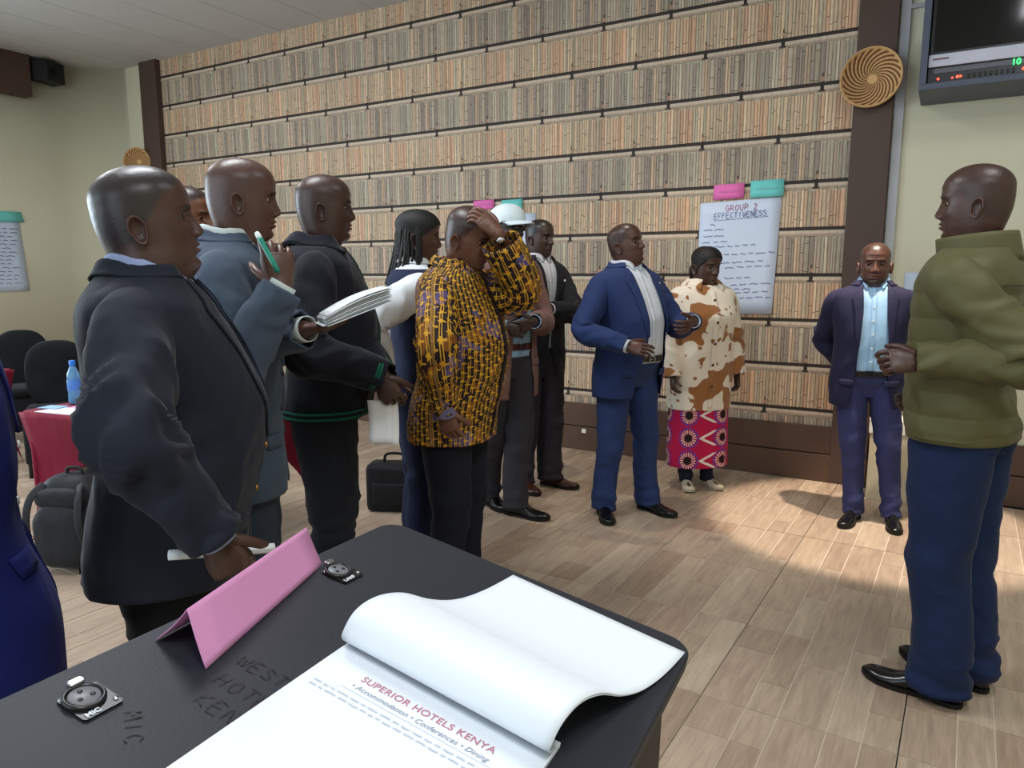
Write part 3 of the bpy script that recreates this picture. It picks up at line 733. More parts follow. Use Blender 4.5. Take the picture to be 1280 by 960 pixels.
        cy = np.interp(zs, [-.15, -.03, .02, .24], [-.030, -.008, 0, 0])
        m = 84; q = np.linspace(0, 2*PI, m, endpoint=False); th = q-.32*np.sin(2*(q-PI/2))*.0-0.36*np.cos(q)*np.where(np.sin(q) > -2, 1, 1)*-1
        th = q+.42*np.cos(q)  # denser at the face
        c, n = np.cos(th)[None], np.sin(th)[None]; e = 2/nn[:, None]; ff = np.where(n > 0, f[:, None], bb[:, None])
        ef = np.where(n > 0, e, 2/2.15)
        x = w[:, None]*np.sign(c)*np.abs(c)**ef; y = ff*np.sign(n)*np.abs(n)**ef+cy[:, None]; z = zs[:, None]*np.ones_like(x)
        fm = ss(.0, .35, n*np.ones_like(x)); ax = np.abs(x)
        nz = herm(zs, [.064, .070, .076, .083, .092, .105, .118, .128, .136], [0, .008, .019, .0235, .0205, .0135, .0075, .003, 0])[:, None]
        sx = np.interp(zs, [.066, .086, .10, .13], [.0165, .0155, .0105, .008])[:, None]
        d = nz*np.exp(-(x/sx)**2)
        d = d+.0085*gau(ax, .0145, .0065)*gau(z, .0765, .007)
        d = d-.0135*gau(ax, .031, .0150)*gau(z, .1175, .0115)+.0045*gau(ax, .029, .022)*gau(z, .1375, .008)
        d = d+.005*gau(ax, .043, .018)*gau(z, .088, .017)+.005*gau(x, 0, .030)*gau(z, .052, .020)
        d = d+.0085*gau(x, 0, .0205)*gau(z, .0565, .0060)+.0085*gau(x, 0, .0185)*gau(z, .0435, .0058)-.0065*gau(x, 0, .022)*gau(z, .0500, .0024)
        d = d-.0025*gau(ax, .060, .012)*gau(z, .070, .03)+.0012*np.sin(z*700)*gau(z, .170, .016)*gau(x, 0, .035)
        d = d-.004*gau(x, 0, .022)*gau(z, .0315, .006)+.005*gau(x, 0, .018)*gau(z, .014, .011)-.003*gau(ax, .026, .006)*gau(z, .062, .014)
        y = y+d*fm; x = x-np.sign(x)*.0035*gau(z, .135, .02)*gau(y, .05, .03)
        P = np.stack([x, y, z], -1)*k
        # skin and hair colours, with shade painted into mouth line and nostrils
        sk = np.tile(s.skin, x.shape+(1,))
        def blend(mask, colr):
            nonlocal sk
            sk = sk*(1-mask[..., None])+np.asarray(colr)*mask[..., None]
        lip = np.clip(gau(x, 0, .021)*(gau(z, .056, .0050)+gau(z, .0440, .0052))*1.1, 0, 1)*fm*(y > .05)
        blend(lip*.75, s.skin*np.array([1.45, 1.05, 1.05])+np.array([.02, .006, .008]))
        blend(np.clip(gau(z, .0500, .0018)*ss(.026, .018, ax), 0, 1)*fm*.8, s.skin*.3)
        blend(np.clip(gau(z, .0690, .0025)*gau(ax, .0085, .0035)*1.2, 0, 1)*fm, s.skin*.22)
        br = np.clip(1.3*gau(z, .1365-.10*np.maximum(ax-.03, 0), .0042)*ss(.009, .014, ax)*ss(.052, .044, ax), 0, 1)*fm
        blend(br*.8, np.array((.010, .008, .007)))
        if s.stubble: blend(s.stubble*np.clip(gau(z, .022, .024)*(1-lip)*ss(-.03, .02, y)+.8*gau(z, .066, .004)*gau(x, 0, .022)*fm, 0, 1)*(z > -.02), np.array((.014, .012, .011)))
        hl = np.interp(y, [-.1, -.02, .02, .05, .09], [.045, .075, .125, .165, .190])
        if s.hair is not None:
            hm = ss(-.006, .008, z-hl); blend(hm*s.hair[1], np.array(lin(s.hair[0])))
        P = s.headT(P); b.grid(P, True, False, True, sk)
        # ears
        for sd in (1, -1):
            a = np.linspace(0, 2*PI, 20, endpoint=False); rr = []
            ez, ey, ex = .096, -.010, .0725*s.hwid
            for mm_ in (0, .33, .66, 1.0):
                for_ = None
            rim = []
            for t_ in np.linspace(0, 2*PI, 20, endpoint=False):
                hy = .0185*math.cos(t_)*(1.0 if math.sin(t_) > 0 else .82); hz = .031*math.sin(t_)
                rim.append((hy-.004*math.sin(t_), hz))
            rim = np.array(rim)
            rows = []
            for sc_, out in ((.55, .001), (.76, .006), (.90, .0115), (1.0, .011), (1.02, .006), (.85, -.002), (.6, -.012)):
                lean_ = -.30*rim[:, 0]*sc_  # back edge stands out from the head
                rows.append(np.stack([sd*(ex+out+lean_+.004), ey+rim[:, 0]*sc_, ez+rim[:, 1]*sc_], -1))
            cc = np.stack([s.skin*np.array(v)*np.ones((20, 3)) for v in (.75, .85, 1.15, 1.1, 1.0, .85, .8)])
            b.grid(s.headT(np.array(rows)*k), True, True, False, cc)
        # eyes: ball (own part) and lids (skin)
        for sd in (1, -1):
            ctr = np.array([sd*.031*s.hwid, .0690, .1180]); r = .0125
            la = np.linspace(-PI/2, PI/2, 13); lo = np.linspace(0, 2*PI, 20, endpoint=False); V = []
            for a in la: V.append(np.stack([r*math.cos(a)*np.cos(lo), np.full(20, r*math.sin(a)), r*math.cos(a)*np.sin(lo)], -1))
            V = s.headT((np.array(V)+ctr)*k); mb = MB().grid(V, True)
            mi = [1 if i//20 >= 8 else 0 for i in range(len(mb.F))]
            mesh_obj('eye', np.vstack(mb.V), mb.F, None, s.e, True, mats=[m_eye, m_iris], midx=mi)
            for e0, e1 in ((.24, 1.7), (-1.5, -.42)):
                el = np.linspace(e0, e1, 6); az = np.linspace(-1.5, 1.5, 13); R_ = .0138
                G = np.array([[(R_*math.cos(a*1.0)*math.sin(o_)*1.12, R_*math.cos(a)*math.cos(o_), R_*math.sin(a)*(.55+.45*math.cos(o_))) for o_ in az] for a in el])
                b.grid(s.headT((G+ctr)*k), False, c=s.skin*.9)
    def finish(s, feet, arms=(None, None)):
        b = s.body; S_ = s.s; c = s.skin
        s.make_head()
        zs = np.linspace(.95*S_, 1.50*S_, 26); th = np.linspace(0, 2*PI, 32, endpoint=False)
        b.grid(s.pt(th[None], zs[:, None], -.022), True, True, True, c)
        for side, A in zip((1, -1), arms):
            if A is None: continue
            S, E_, W = A; b.tube([s.bend(np.array([side*.09*S_, 0, 1.41*S_])), S, (S+E_)/2, E_, (E_+W)/2, W], [v*S_ for v in (.045, .048, .043, .037, .036, .025)], 14, 4, c=c, ref=(.1, .9, .2))
        for side, f in zip((1, -1), feet):
            b.tube([(side*.085*S_, -.01, .93*S_), (side*.085*S_*.6+f[0]*.4, f[1]*.4, .5*S_), (f[0], f[1], .060*S_)], [.06*S_, .042*S_, .028*S_], 14, 8, c=c, ref=(0, 1, 0))
            fd = np.array([-math.sin(f[2]), math.cos(f[2]), 0]); b.tube([np.array([f[0], f[1], .042])-fd*.03, np.array([f[0], f[1], .040])+fd*.04, np.array([f[0], f[1], .030])+fd*.13], [.020, .018, .010], 10, 3, c=c)
        mesh_obj('body', np.vstack(b.V), b.F, m_skin, s.e, True, np.vstack(b.C))
def empty_part(n, p):
    o = bpy.data.objects.new(n, None); return link(o, p)

# --- clothing assembled from the pieces above
def suit(p, mj, ms, opn, hem=.76, off=.022, amp=.006, flare=.012, lap=True, lapmat=None, lapw=.045, btn=None, pocket=True, armR=None, armL=None, shirt_cuff=True, slr=None, name='suit_jacket', roll=1.12, buttons=2):
    """open or buttoned jacket over a shirt; opn = (z list, right half-opening, left half-opening)"""
    j = p.torso(name, mj, hem, 1.505, off, amp, flare, opn=opn)
    lm = lapmat or mj
    if lap:
        for sd, op in ((1, opn[1]), (-1, opn[2])):
            f = lambda z: float(np.interp(z, opn[0], op))
            zb = roll; rows = []
            for z, wd in ((1.488, .012), (1.465, .030), (1.445, .040), (1.43, lapw*.72), (1.425, lapw*1.25), (1.40, lapw*1.2), (1.33, lapw*.95), (zb+.06, lapw*.55), (zb, .004)):
                a = f(z)
                if sd > 0: rows.append((z, a-.003, a+wd))
                else: rows.append((z, -(a-.003), -(a+wd)))
            p.patch('lapel', lm, rows, off+.005, j, amp, flare, 6, 26, thick=.004)
    p.collar('jacket_collar', lm, off+.001, .008, .060, .80, j, leaf=.032, spread=.014, stand=.03, thick=.004, tip=.0, clear=.002)
    if pocket:
        for sd in (1, -1):
            x0, x1 = (.085, .165)
            p.patch('pocket_flap', mj, [(.875, sd*x0, sd*x1), (.915, sd*x0, sd*x1)], off+.005, j, amp, flare, 8, 4, thick=.003)
    if btn is not None:
        for k in range(buttons):
            z = roll-.02-k*.11; x = float(np.interp(z, opn[0], opn[1]))+.016
            p.button(btn, x, z, off+.003, j, .0085, amp, flare)
    r = slr or (.070, .077, .068, .060, .053, .041)
    for sd, A in ((1, armR), (-1, armL)):
        if A is None: continue
        p.sleeve('sleeve', mj, sd, A, j, r, amp=amp*1.15)
        if shirt_cuff: p.cuff(ms, A, .036, None)
    return j
def dress_shirt(p, mat, mb=None, z0=.93, off=.006, amp=.004, ctop=-.030, tie=None, gap=.16, placket=True, buttons=True, cleaf=.024):
    t = p.torso('shirt', mat, z0, 1.508, off, amp, nz=int(40*p.lod), nt=int(60*p.lod))
    p.collar('shirt_collar', mat, .008, ctop, .062, gap, t, leaf=cleaf, spread=.010, stand=.03, clear=.018)
    if placket:
        p.patch('placket', mat, [(z0+.01, -.014, .014), (1.485, -.014, .014)], off+.0035, t, amp, 0, 4, 40, thick=.002)
    if buttons and mb is not None:
        for k in range(6): p.button(mb, 0, 1.44-k*.082, off+.0045, t, .0055, amp)
    return t
def belt(p, mat, buckle, z=.985, off=.012):
    o = p.torso('belt', mat, z-.018, z+.018, off, 0, nz=5, nt=64, thick=.004)
    P = p.fx(np.array(0.), np.array(z*p.s), off+.004); b = MB()
    for lo, hi in (((-.024, 0, -.018), (-.017, .005, .018)), ((.017, 0, -.018), (.024, .005, .018)), ((-.024, 0, .012), (.024, .005, .018)), ((-.024, 0, -.018), (.024, .005, -.012)), ((-.003, .001, -.003), (.02, .006, .002))):
        b.box(np.array(lo)+P, np.array(hi)+P)
    b.build('buckle', buckle, o); return o
TH0 = 30.55
def mk(name, px, ytop, w, th, thh, label, lean=0, hoff=0., pitch=0, roll=0, H=None, **kw):
    """stand a person so that the head is at the photo spot, w metres away; th = turn towards the lens from profile"""
    P = at(px, ytop, w); phi = TH0-th+math.degrees(math.atan((640-px)/922)); f = np.array([math.cos(math.radians(phi)), math.sin(math.radians(phi))])
    H = H or float(P[2]-hoff); sh = math.sin(math.radians(lean))*.72*H/1.75+kw.get('neckf', 0)+.012
    return Person(name, P[0]-f[0]*sh, P[1]-f[1]*sh, phi, H, label, lean=lean, head=(th-thh, pitch, roll), **kw)
def Ld(p, v):
    return p.L(np.asarray(v, float)+p.base)
def stand(p, w=.095, y=0., tr=.16, yl=None):
    return [(w*p.s, y, -tr), (-w*p.s, y if yl is None else yl, tr)]
UP = np.array([0, 0, 1.]); IMR = cR; CAM = np.array([-cF[0], -cF[1], 0]); CAM = CAM/np.linalg.norm(CAM)
m_shoe = plain('black_leather', (14, 13, 14), .22, .6, var=.1); m_sole = plain('shoe_sole', (12, 11, 11), .7)
m_brownshoe = plain('brown_leather', (62, 30, 22), .3, .55); m_lace = plain('lace_black', (20, 19, 20), .8)
m_gold = plain('brass', (150, 110, 60), .35, .6, metal=.8); m_dkbtn = plain('dark_button', (28, 28, 32), .4)
m_pearl = plain('pearl_button', (220, 222, 225), .3); m_steel = plain('steel', (190, 190, 195), .25, .5, metal=1)
m_belt = plain('belt_leather', (16, 14, 13), .35, .5); m_paper = plain('white_paper', (228, 231, 236), .75, .2, var=.02)

# ---------------- man in royal blue at the picture's edge
p = mk('p0', -196, 130, 1.28, 6, 6, 'man in a bright royal blue suit jacket with thread buttons, standing by the red table', H=1.76, lean=-3, belly=.03, fat=.01, lod=1.0, seed=2, hair=((18, 16, 16), .8))
mj = fabric('royal_blue_suiting', (16, 26, 92)); ms = fabric('white_shirting', (205, 212, 222), .8, .1, .2)
aR = p.arm(1, p.L(at(-260, 560, 1.15)), (0.4, -1, 0)); aL = p.arm(-1, np.array([-.26, .05, .85]), (-.4, -1, 0))
suit(p, mj, ms, ([.60, .95, 1.15, 1.30, 1.52], [.035, .012, .01, .04, .07], [.06, .012, .0, .04, .07]), hem=.60, flare=.085, btn=m_pearl, armR=aR, armL=aL)
dress_shirt(p, fabric('dark_shirt', (18, 18, 24)))
ft = stand(p); p.trousers(fabric('royal_blue_trouser', (20, 30, 92)), ft); p.shoes(m_shoe, m_sole, ft)
p.hand(1, aR, (0, .2, -1), (-1, 0, 0)); p.hand(-1, aL, (0, .2, -1), (1, 0, 0)); p.finish(ft, (aR, aL))

# ---------------- heavy man in dark suit with rolled paper
p = mk('p1', 186, 208, 1.66, 10, 4, 'heavyset man in a charcoal navy suit holding a rolled white paper', lean=0, skin=(66, 46, 40), belly=.085, fat=.020, shw=1.08, lod=1.35, seed=3, jowl=.42, hw=1.10, hair=((36, 34, 36), .8), headsc=1.02, pitch=-9)
mj = fabric('charcoal_navy_suiting', (31, 35, 47), sheen=.2, wr=.5); ms = fabric('pale_blue_shirting', (150, 165, 205), .8, .1, .2)
aR = p.arm(1, p.L(at(268, 668, 1.46)), (1, -.35, 0)); aL = p.arm(-1, np.array([-.25, .0, .79]), (-.15, -1, 0))
opn = ([.76, .95, 1.08, 1.30, 1.42, 1.52], [.05, .008, .004, .045, .065, .075], [.03, -.004, -.004, .045, .065, .075])
j = suit(p, mj, ms, opn, hem=.775, flare=.03, btn=m_gold, armR=aR, armL=aL, amp=.011, slr=(.076, .084, .076, .070, .060, .046), roll=1.09, off=.026)
p.patch('vent_flap', mj, [(.78, -.03, .035), (1.0, -.01, .012)], .034, j, .010, .03, 6, 16, back=True, thick=.004)
dress_shirt(p, ms, m_pearl)
ft = stand(p, .11); p.trousers(fabric('black_trouser', (14, 15, 19)), ft, amp=.009); p.shoes(m_shoe, m_sole, ft)
p.hand(1, aR, (0, .25, -1), (-1, .1, 0), curl=1.25, thumb=.8, sc=1.05); p.hand(-1, aL, (0, .2, -1), (1, 0, 0)); p.finish(ft, (aR, aL))
P1 = p; P1_arm = aR

# ---------------- man half hidden behind
p = mk('ph', 228, 232, 2.72, 32, 28, 'man mostly hidden behind the charcoal and slate suits, only his face showing', skin=(112, 74, 54), lod=.8, seed=4, hair=((26, 22, 22), .9))
mj = fabric('grey_knit', (58, 58, 64)); aR = p.arm(1, np.array([.24, .06, .84]), (.3, -1, 0)); aL = p.arm(-1, np.array([-.24, .06, .84]), (-.3, -1, 0))
t = p.torso('sweater', mj, .86, 1.52, .012, .006)
for sd, A in ((1, aR), (-1, aL)): p.sleeve('sleeve', mj, sd, A, t)
p.collar('shirt_collar', fabric('white_shirting', (205, 212, 222)), .008, -.01, .06, .16, t, leaf=.024)
ft = stand(p); p.trousers(fabric('dark_grey_trouser', (36, 36, 42)), ft); p.shoes(m_shoe, m_sole, ft)
p.hand(1, aR, (0, .2, -1), (-1, 0, 0)); p.hand(-1, aL, (0, .2, -1), (1, 0, 0)); p.finish(ft, (aR, aL))

# ---------------- thin bald man with marker and papers
p = mk('p2', 297, 197, 2.29, 6, 0, 'bald man in slate grey suit with marker at chin, holding papers', lean=0, skin=(78, 55, 48), lod=1.25, seed=5, headsc=1.03, hw=.97, shw=1.02, hair=((60, 50, 48), .25), neckf=.03, pitch=2)
mj = fabric('slate_grey_suiting', (64, 76, 92), sheen=.25, wr=.5); ms = fabric('white_check_shirting', (196, 206, 205), .8, .1, .2)
aR = p.arm(1, p.L(at(350, 362, 2.06)), (.22, -.35, -1)); aL = p.arm(-1, p.L(at(380, 412, 2.18)), (.1, -.4, -1))
opn = ([.70, .95, 1.10, 1.32, 1.42, 1.52], [.05, .01, .008, .05, .068, .08], [.05, .006, .006, .05, .068, .08])
suit(p, mj, ms, opn, hem=.72, flare=.02, btn=m_dkbtn, armR=aR, armL=aL, amp=.009, slr=(.070, .080, .074, .068, .060, .046), roll=1.11)
dress_shirt(p, ms, m_pearl, gap=.22)
ft = stand(p); p.trousers(fabric('slate_trouser', (46, 54, 66)), ft); p.shoes(m_shoe, m_sole, ft)
p.hand(1, aR, Ld(p, -.35*IMR+UP*1.0), Ld(p, -IMR*.4-CAM*.9), curl=(.5, .65, .8, .9), thumb=1.1, sc=1.08)
p.hand(-1, aL, Ld(p, IMR*1.0+UP*.15), (0, 0, 1), curl=(.35, .35, .4, .4), thumb=.7); p.finish(ft, (aR, aL))
P2 = p; P2_aR, P2_aL = aR, aL

# ---------------- man in black fleece with green stripes
p = mk('p3', 403, 218, 2.79, 4, 0, 'bald man in a black fleece with thin green hem stripes, hands clasped in front', skin=(62, 44, 40), lod=1.15, seed=6, headsc=1.02, hw=1.03, jowl=.15, belly=.06, fat=.018, hair=((46, 40, 40), .25), neckf=.01)
mj = fabric('black_fleece', (24, 26, 35), .95, .3, .5); mg = fabric('green_stripe', (20, 92, 72), .9)
aR = p.arm(1, p.L(at(476, 470, 2.62)), (.6, -.5, -.6)); aL = p.arm(-1, p.L(at(480, 472, 2.76)), (-.05, -1, -.4))
t = p.torso('fleece', mj, .865, 1.49, .020, .010)
for z in (.875, .895): p.torso('hem_stripe', mg, z-.004, z+.004, .0235, .010, nz=4, nt=90, parent=t, thick=.002)
for sd in (1, -1):
    p.patch('front_stripe', mg, [(.88, sd*.018, sd*.026), (1.46, sd*.018, sd*.026)], .0225, t, .010, 0, 3, 40, thick=.002)
p.patch('zip', plain('zip_black', (10, 10, 12), .4), [(.87, -.006, .006), (1.49, -.006, .006)], .023, t, .010, 0, 3, 40, thick=.003)
for sd, A in ((1, aR), (-1, aL)):
    p.sleeve('sleeve', mj, sd, A, t, (.070, .080, .072, .066, .060, .050), amp=.010)
    S, E_, W = A
    for k in (.90, .94):
        c = E_*(1-k)+W*k; d = nrm(W-E_)*.004; MB().grid(tube_pts([c-d, c+d], [.0575*p.s, .0560*p.s], 24, 2, (.2, .4, .6))).build('cuff_stripe', mg, t, True)
p.standcollar('collar', mj, 1.445, 1.525, .098, .085, .25, t, .01, .045, .012)
p.collar('hood_roll', mj, .020, .075, .03, .9, t, leaf=.05, spread=.03, stand=.02, thick=.012)
ft = stand(p); p.trousers(fabric('black_jogger', (27, 30, 38), .9, .2, .6), ft, amp=.012); p.shoes(m_shoe, m_sole, ft)
p.patch('bird_logo', plain('logo_grey', (170, 172, 178), .6), [(.823, .064, .066), (.832, .056, .073)], .012, p.e, 0, 0, 6, 3, thick=.001)
p.hand(1, aR, Ld(p, IMR*.12-UP*1.), (-1, .2, 0), curl=(.7, .8, .8, .9)); p.hand(-1, aL, Ld(p, IMR*.12-UP*.9), (1, .2, 0), curl=(.6, .7, .8, .8)); p.finish(ft, (aR, aL))
P3 = p; P3_aR = aR

# ---------------- woman with braids
p = mk('braid', 520, 263, 3.44, -6, 2, 'woman with long black braids in a navy waistcoat over a white blouse', skin=(72, 48, 40), lod=1., seed=7, female=True, hair=((16, 14, 14), 1.), headsc=.98, shw=.95, fat=.012, pitch=4)
mv = fabric('navy_waistcoat', (30, 38, 64), .85); mw = fabric('white_blouse', (222, 228, 234), .8, .1, .4)
aR = p.arm(1, p.L(at(482, 470, 3.27)), (.8, -1, 0)); aL = p.arm(-1, np.array([-.24, .0, .88]), (-.5, -1, 0))
t = p.torso('blouse', mw, .95, 1.51, .004, .004)
for sd, A in ((1, aR), (-1, aL)): p.sleeve('sleeve', mw, sd, A, t, (.064, .074, .072, .062, .052, .038), amp=.009)
v = p.torso('waistcoat', mv, .86, 1.475, .014, .005, opn=([.86, 1.15, 1.25, 1.48], [.003, .003, .01, .07], [.003, .003, .01, .07]))
p.collar('blouse_collar', mw, .006, .0, .05, .2, t, leaf=.024)
ft = stand(p); p.trousers(fabric('navy_trouser', (30, 38, 66)), ft, amp=.007, r=(.10, .098, .076, .066, .064)); p.shoes(m_shoe, m_sole, ft, .25)
p.hand(1, aR, (0, .2, -1), (-1, 0, 0), sc=.9); p.hand(-1, aL, (0, .2, -1), (1, 0, 0), sc=.9); p.finish(ft, (aR, aL))
hr = empty_part('hair', p.e); r_ = random.Random(5); capm = MB()
zs = np.linspace(.10, .243, 22); th = np.linspace(0, 2*PI, 60, endpoint=False)
def hair_cap(p, front=.165, side=.10, back=.02, puff=.006, amp=.002, k=1.):
    rows = []
    for u in np.linspace(0, 1, 26):
        row = []
        for a in np.linspace(0, 2*PI, 64, endpoint=False):
            fr = math.sin(a); zl = float(np.interp(fr, [-1, -.2, .35, .8, 1], [back, side-.02, side+.02, front-.01, front]))
            z = zl+(.2350+puff-zl)*math.sin(u*PI/2)**.9 if u > 0 else zl
            zz = min(z, .2345+puff); q = max(0, 1-((max(zz, .165)-.165)/(.0705+puff))**2)**.5
            wv = float(np.interp(min(zz, .165), [0, .05, .10, .165], [.060, .068, .0735, .0775]))*p.hwid; bv = float(np.interp(min(zz, .165), [0, .05, .1, .165], [.062, .070, .088, .104])); fv = float(np.interp(min(zz, .165), [.1, .165], [.086, .098]))
            gr = amp*math.sin(a*34)
            row.append(((wv*q+puff+gr)*math.cos(a), ((fv if fr > 0 else bv)*q+puff+gr)*fr, zz))
        rows.append(row)
    return p.headT(np.array(rows)*p.hsc)
capm.grid(hair_cap(p, .178, .105, .03), True, False, True).build('scalp_hair', m_hair, hr, True)
for k in range(58):
    a = r_.uniform(PI*.98, PI*2.06); z0 = r_.uniform(.09, .20); rad_ = (.080 if z0 < .17 else .066)
    st = np.array([rad_*math.cos(a)*p.hwid, .092*math.sin(a)+.002, z0]); L0 = r_.uniform(.26, .36)
    out = np.array([math.cos(a), math.sin(a), 0.]); sw = r_.uniform(-.02, .02)
    pts = [p.headT(st*.93), p.headT(st*1.03+np.array([0, -.006, -.02]))]
    b0 = pts[-1]
    for q in (.35, .7, 1.0): pts.append(b0+np.array([out[0]*.030*q+sw*q, out[1]*.035*q-.03*q*q+ .0, -L0*q]))
    nb = 1
    MB().grid(tube_pts(pts, [.0055, .0065, .006, .0055, .003], 7, 9, (1, .3, .1), lambda t, th_, P: .0012*np.sin(t*90+th_)), True, True, True).build('braid', m_hair, hr, True)
for sd in (1, -1):
    c = p.headT(np.array([sd*.082, -.006, .062])); MB().grid(np.array([c+np.array([.0045*math.cos(b)*math.cos(a), .0045*math.sin(b), .0045*math.cos(b)*math.sin(a)]) for b in np.linspace(-1.5, 1.5, 7) for a in np.linspace(0, 2*PI, 10, endpoint=False)]).reshape(7, 10, 3), True, True, True).build('earring', m_pearl, p.e, True)

# ---------------- man in yellow printed shirt, hand on brow
p = mk('printed', 581, 255, 2.96, 22, 28, 'man in a yellow and black printed shirt with one hand on his forehead', lean=2, skin=(96, 66, 54), belly=.065, fat=.02, lod=1.1, seed=8, hair=((26, 22, 22), .75), pitch=17, roll=6, shw=.97, neckf=.02, stubble=.3)
def print_mat():
    t = NT('yellow_print_cotton'); uv = t.coord('UV'); sp = t.node('ShaderNodeSeparateXYZ')
    wob = t.noise(9, 2, uv, out=1); v1 = t.node('ShaderNodeVectorMath', operation='SCALE'); v1.inputs['Scale'].default_value = .02; t.link(wob, v1.inputs[0])
    v2 = t.node('ShaderNodeVectorMath', operation='ADD'); t.link(uv, v2.inputs[0]); t.link(v1.outputs[0], v2.inputs[1]); t.link(v2.outputs[0], sp.inputs[0])
    U, V = sp.outputs[0], sp.outputs[1]
    pu = .0235; fu = t.math('FRACT', t.math('MULTIPLY', U, 1/pu)); iu = t.math('FLOOR', t.math('MULTIPLY', U, 1/pu))
    l1 = t.math('LESS_THAN', t.math('ABSOLUTE', t.math('SUBTRACT', fu, .22)), .062); l2 = t.math('LESS_THAN', t.math('ABSOLUTE', t.math('SUBTRACT', fu, .52)), .05)
    ph = t.math('FRACT', t.math('MULTIPLY', iu, .381)); fv = t.math('FRACT', t.math('ADD', t.math('MULTIPLY', V, 1/.036), ph))
    du = t.math('MULTIPLY', t.math('SUBTRACT', fu, .37), pu); dv = t.math('MULTIPLY', t.math('SUBTRACT', fv, .5), .036)
    dot = t.math('LESS_THAN', t.math('SQRT', t.math('ADD', t.math('MULTIPLY', du, du), t.math('MULTIPLY', dv, dv))), .0056)
    bar = t.math('LESS_THAN', t.math('ABSOLUTE', t.math('SUBTRACT', fv, .5)), .05)
    brk = t.math('GREATER_THAN', t.noise(22, 2, uv), .40)
    y = t.math('MAXIMUM', dot, t.math('MAXIMUM', bar, t.math('MULTIPLY', t.math('MAXIMUM', l1, l2), brk)))
    base = t.mix(t.math('GREATER_THAN', t.noise(7, 2, uv), .56), lin((34, 22, 24)), lin((78, 70, 112)))
    base = t.mix(t.math('GREATER_THAN', t.noise(16, 2, uv), .60), base, lin((120, 70, 26)))
    yel = t.mix(t.noise(12, 2, uv), lin((214, 168, 34)), lin((196, 134, 40)))
    t.set(.75, .3, t.mix(y, base, yel)); t.bump(t.noise(9, 2), .35, .03); return t.m
mp = print_mat()
Wl = p.L(at(622, 292, 2.84)); aL = p.arm(-1, Wl, Ld(p, IMR*1.0-UP*.75+CAM*.1)); aR = p.arm(1, p.L(at(556, 512, 2.80)), Ld(p, IMR*.0+CAM*1.0))
t = p.torso('printed_shirt', mp, .775, 1.50, .022, .012, .02, nz=90, nt=110)
p.collar('shirt_collar', mp, .016, .004, .06, .34, t, leaf=.036, spread=.016)
p.sleeve('sleeve', mp, 1, aR, t, (.066, .076, .072, .066, .056, .044), amp=.010); p.sleeve('sleeve', mp, -1, aL, t, (.072, .080, .080, .076, .068, .058), amp=.012, t_end=.86)
c = aR[1]*.05+aR[2]*.95; d = nrm(aR[2]-aR[1]); MB().grid(tube_pts([c-d*.022, c+d*.03], [.0475*p.s, .0465*p.s], 24, 3, (.2, .5, .3))).build('cuff_band', fabric('violet_cuff', (108, 102, 140)), t, True)
p.patch('placket', mp, [(.79, -.015, .015), (1.47, -.015, .015)], .0265, t, .012, .02, 4, 50)
for k in range(6): p.button(m_dkbtn, 0, 1.42-k*.095, .028, t, .006, .012, .02)
ft = stand(p, .10); p.trousers(fabric('black_blue_trouser', (20, 23, 34)), ft, amp=.009); p.shoes(m_shoe, m_sole, ft)
p.hand(-1, aL, Ld(p, -IMR*.9+UP*.62-CAM*.10), Ld(p, -IMR*.30-UP*.5-CAM*.8), curl=(.45, .5, .55, .6), thumb=.5)
p.hand(1, aR, Ld(p, IMR*.3-UP), (-1, 0, 0)); p.finish(ft, (aR, aL))
E_, W = aL[1], aL[2]; d = nrm(W-E_); wt = empty_part('wristwatch', p.e)
MB().grid(tube_pts([W-d*.030, W-d*.012], [.0305*p.s]*2, 20, 2, (.2, .5, .3))).build('strap', m_black, wt, True)
fc = W-d*.021+nrm(Ld(p, CAM)-d*(Ld(p, CAM)@d))*.030; nn_ = nrm(Ld(p, CAM)-d*(Ld(p, CAM)@d))
MB().grid(tube_pts([fc-nn_*.004, fc+nn_*.006], [.018, .017], 18, 2, (.1, .2, .9)), True, True, True).build('watch_case', m_steel, wt, True)

# ---------------- man with white cap and brown blazer
p = mk('cap', 634, 252, 4.18, 46, 40, 'man in a white brimmed cap and brown blazer over a pale blue shirt', hoff=.025, skin=(50, 36, 32), lod=.95, seed=9, hair=((20, 18, 18), .6), stubble=.7)
mj = fabric('brown_blazer', (122, 92, 86), .85); ms = fabric('sky_check_shirting', (150, 186, 214), .8, .1, .25)
aR = p.arm(1, p.L(at(628, 408, 4.02)), (1, -.5, -.5)); aL = p.arm(-1, p.L(at(668, 402, 4.05)), (-1, -.5, -.5))
suit(p, mj, ms, ([.74, .95, 1.15, 1.35, 1.52], [.10, .075, .06, .065, .075], [.10, .085, .075, .07, .08]), hem=.70, flare=.015, armR=aR, armL=aL, roll=1.14)
dress_shirt(p, ms, m_dkbtn); belt(p, plain('brown_belt', (88, 42, 34), .4), m_steel)
ft = [tuple(p.L(at_g)[:2])+(-.2,) for at_g in [np.array([-2.42, 3.80, 0])]]+[tuple(p.L(np.array([-2.16, 3.70, 0]))[:2])+(.25,)]
p.trousers(fabric('charcoal_trouser', (52, 50, 56)), ft); p.shoes(m_shoe, m_sole, ft, .30)
p.hand(1, aR, Ld(p, IMR*.9-UP*.25), (-.4, -1, .2), curl=.5); p.hand(-1, aL, Ld(p, -IMR*.8-UP*.35), (.2, -1, .1), curl=.7); p.finish(ft, (aR, aL))
mcap = fabric('white_cap_cotton', (214, 226, 230), .9, .1, .2); cp = empty_part('cap', p.e)
MB().grid(hair_cap(p, .148, .132, .118, .012, 0), True, False, True).build('crown', mcap, cp, True)
rows = []
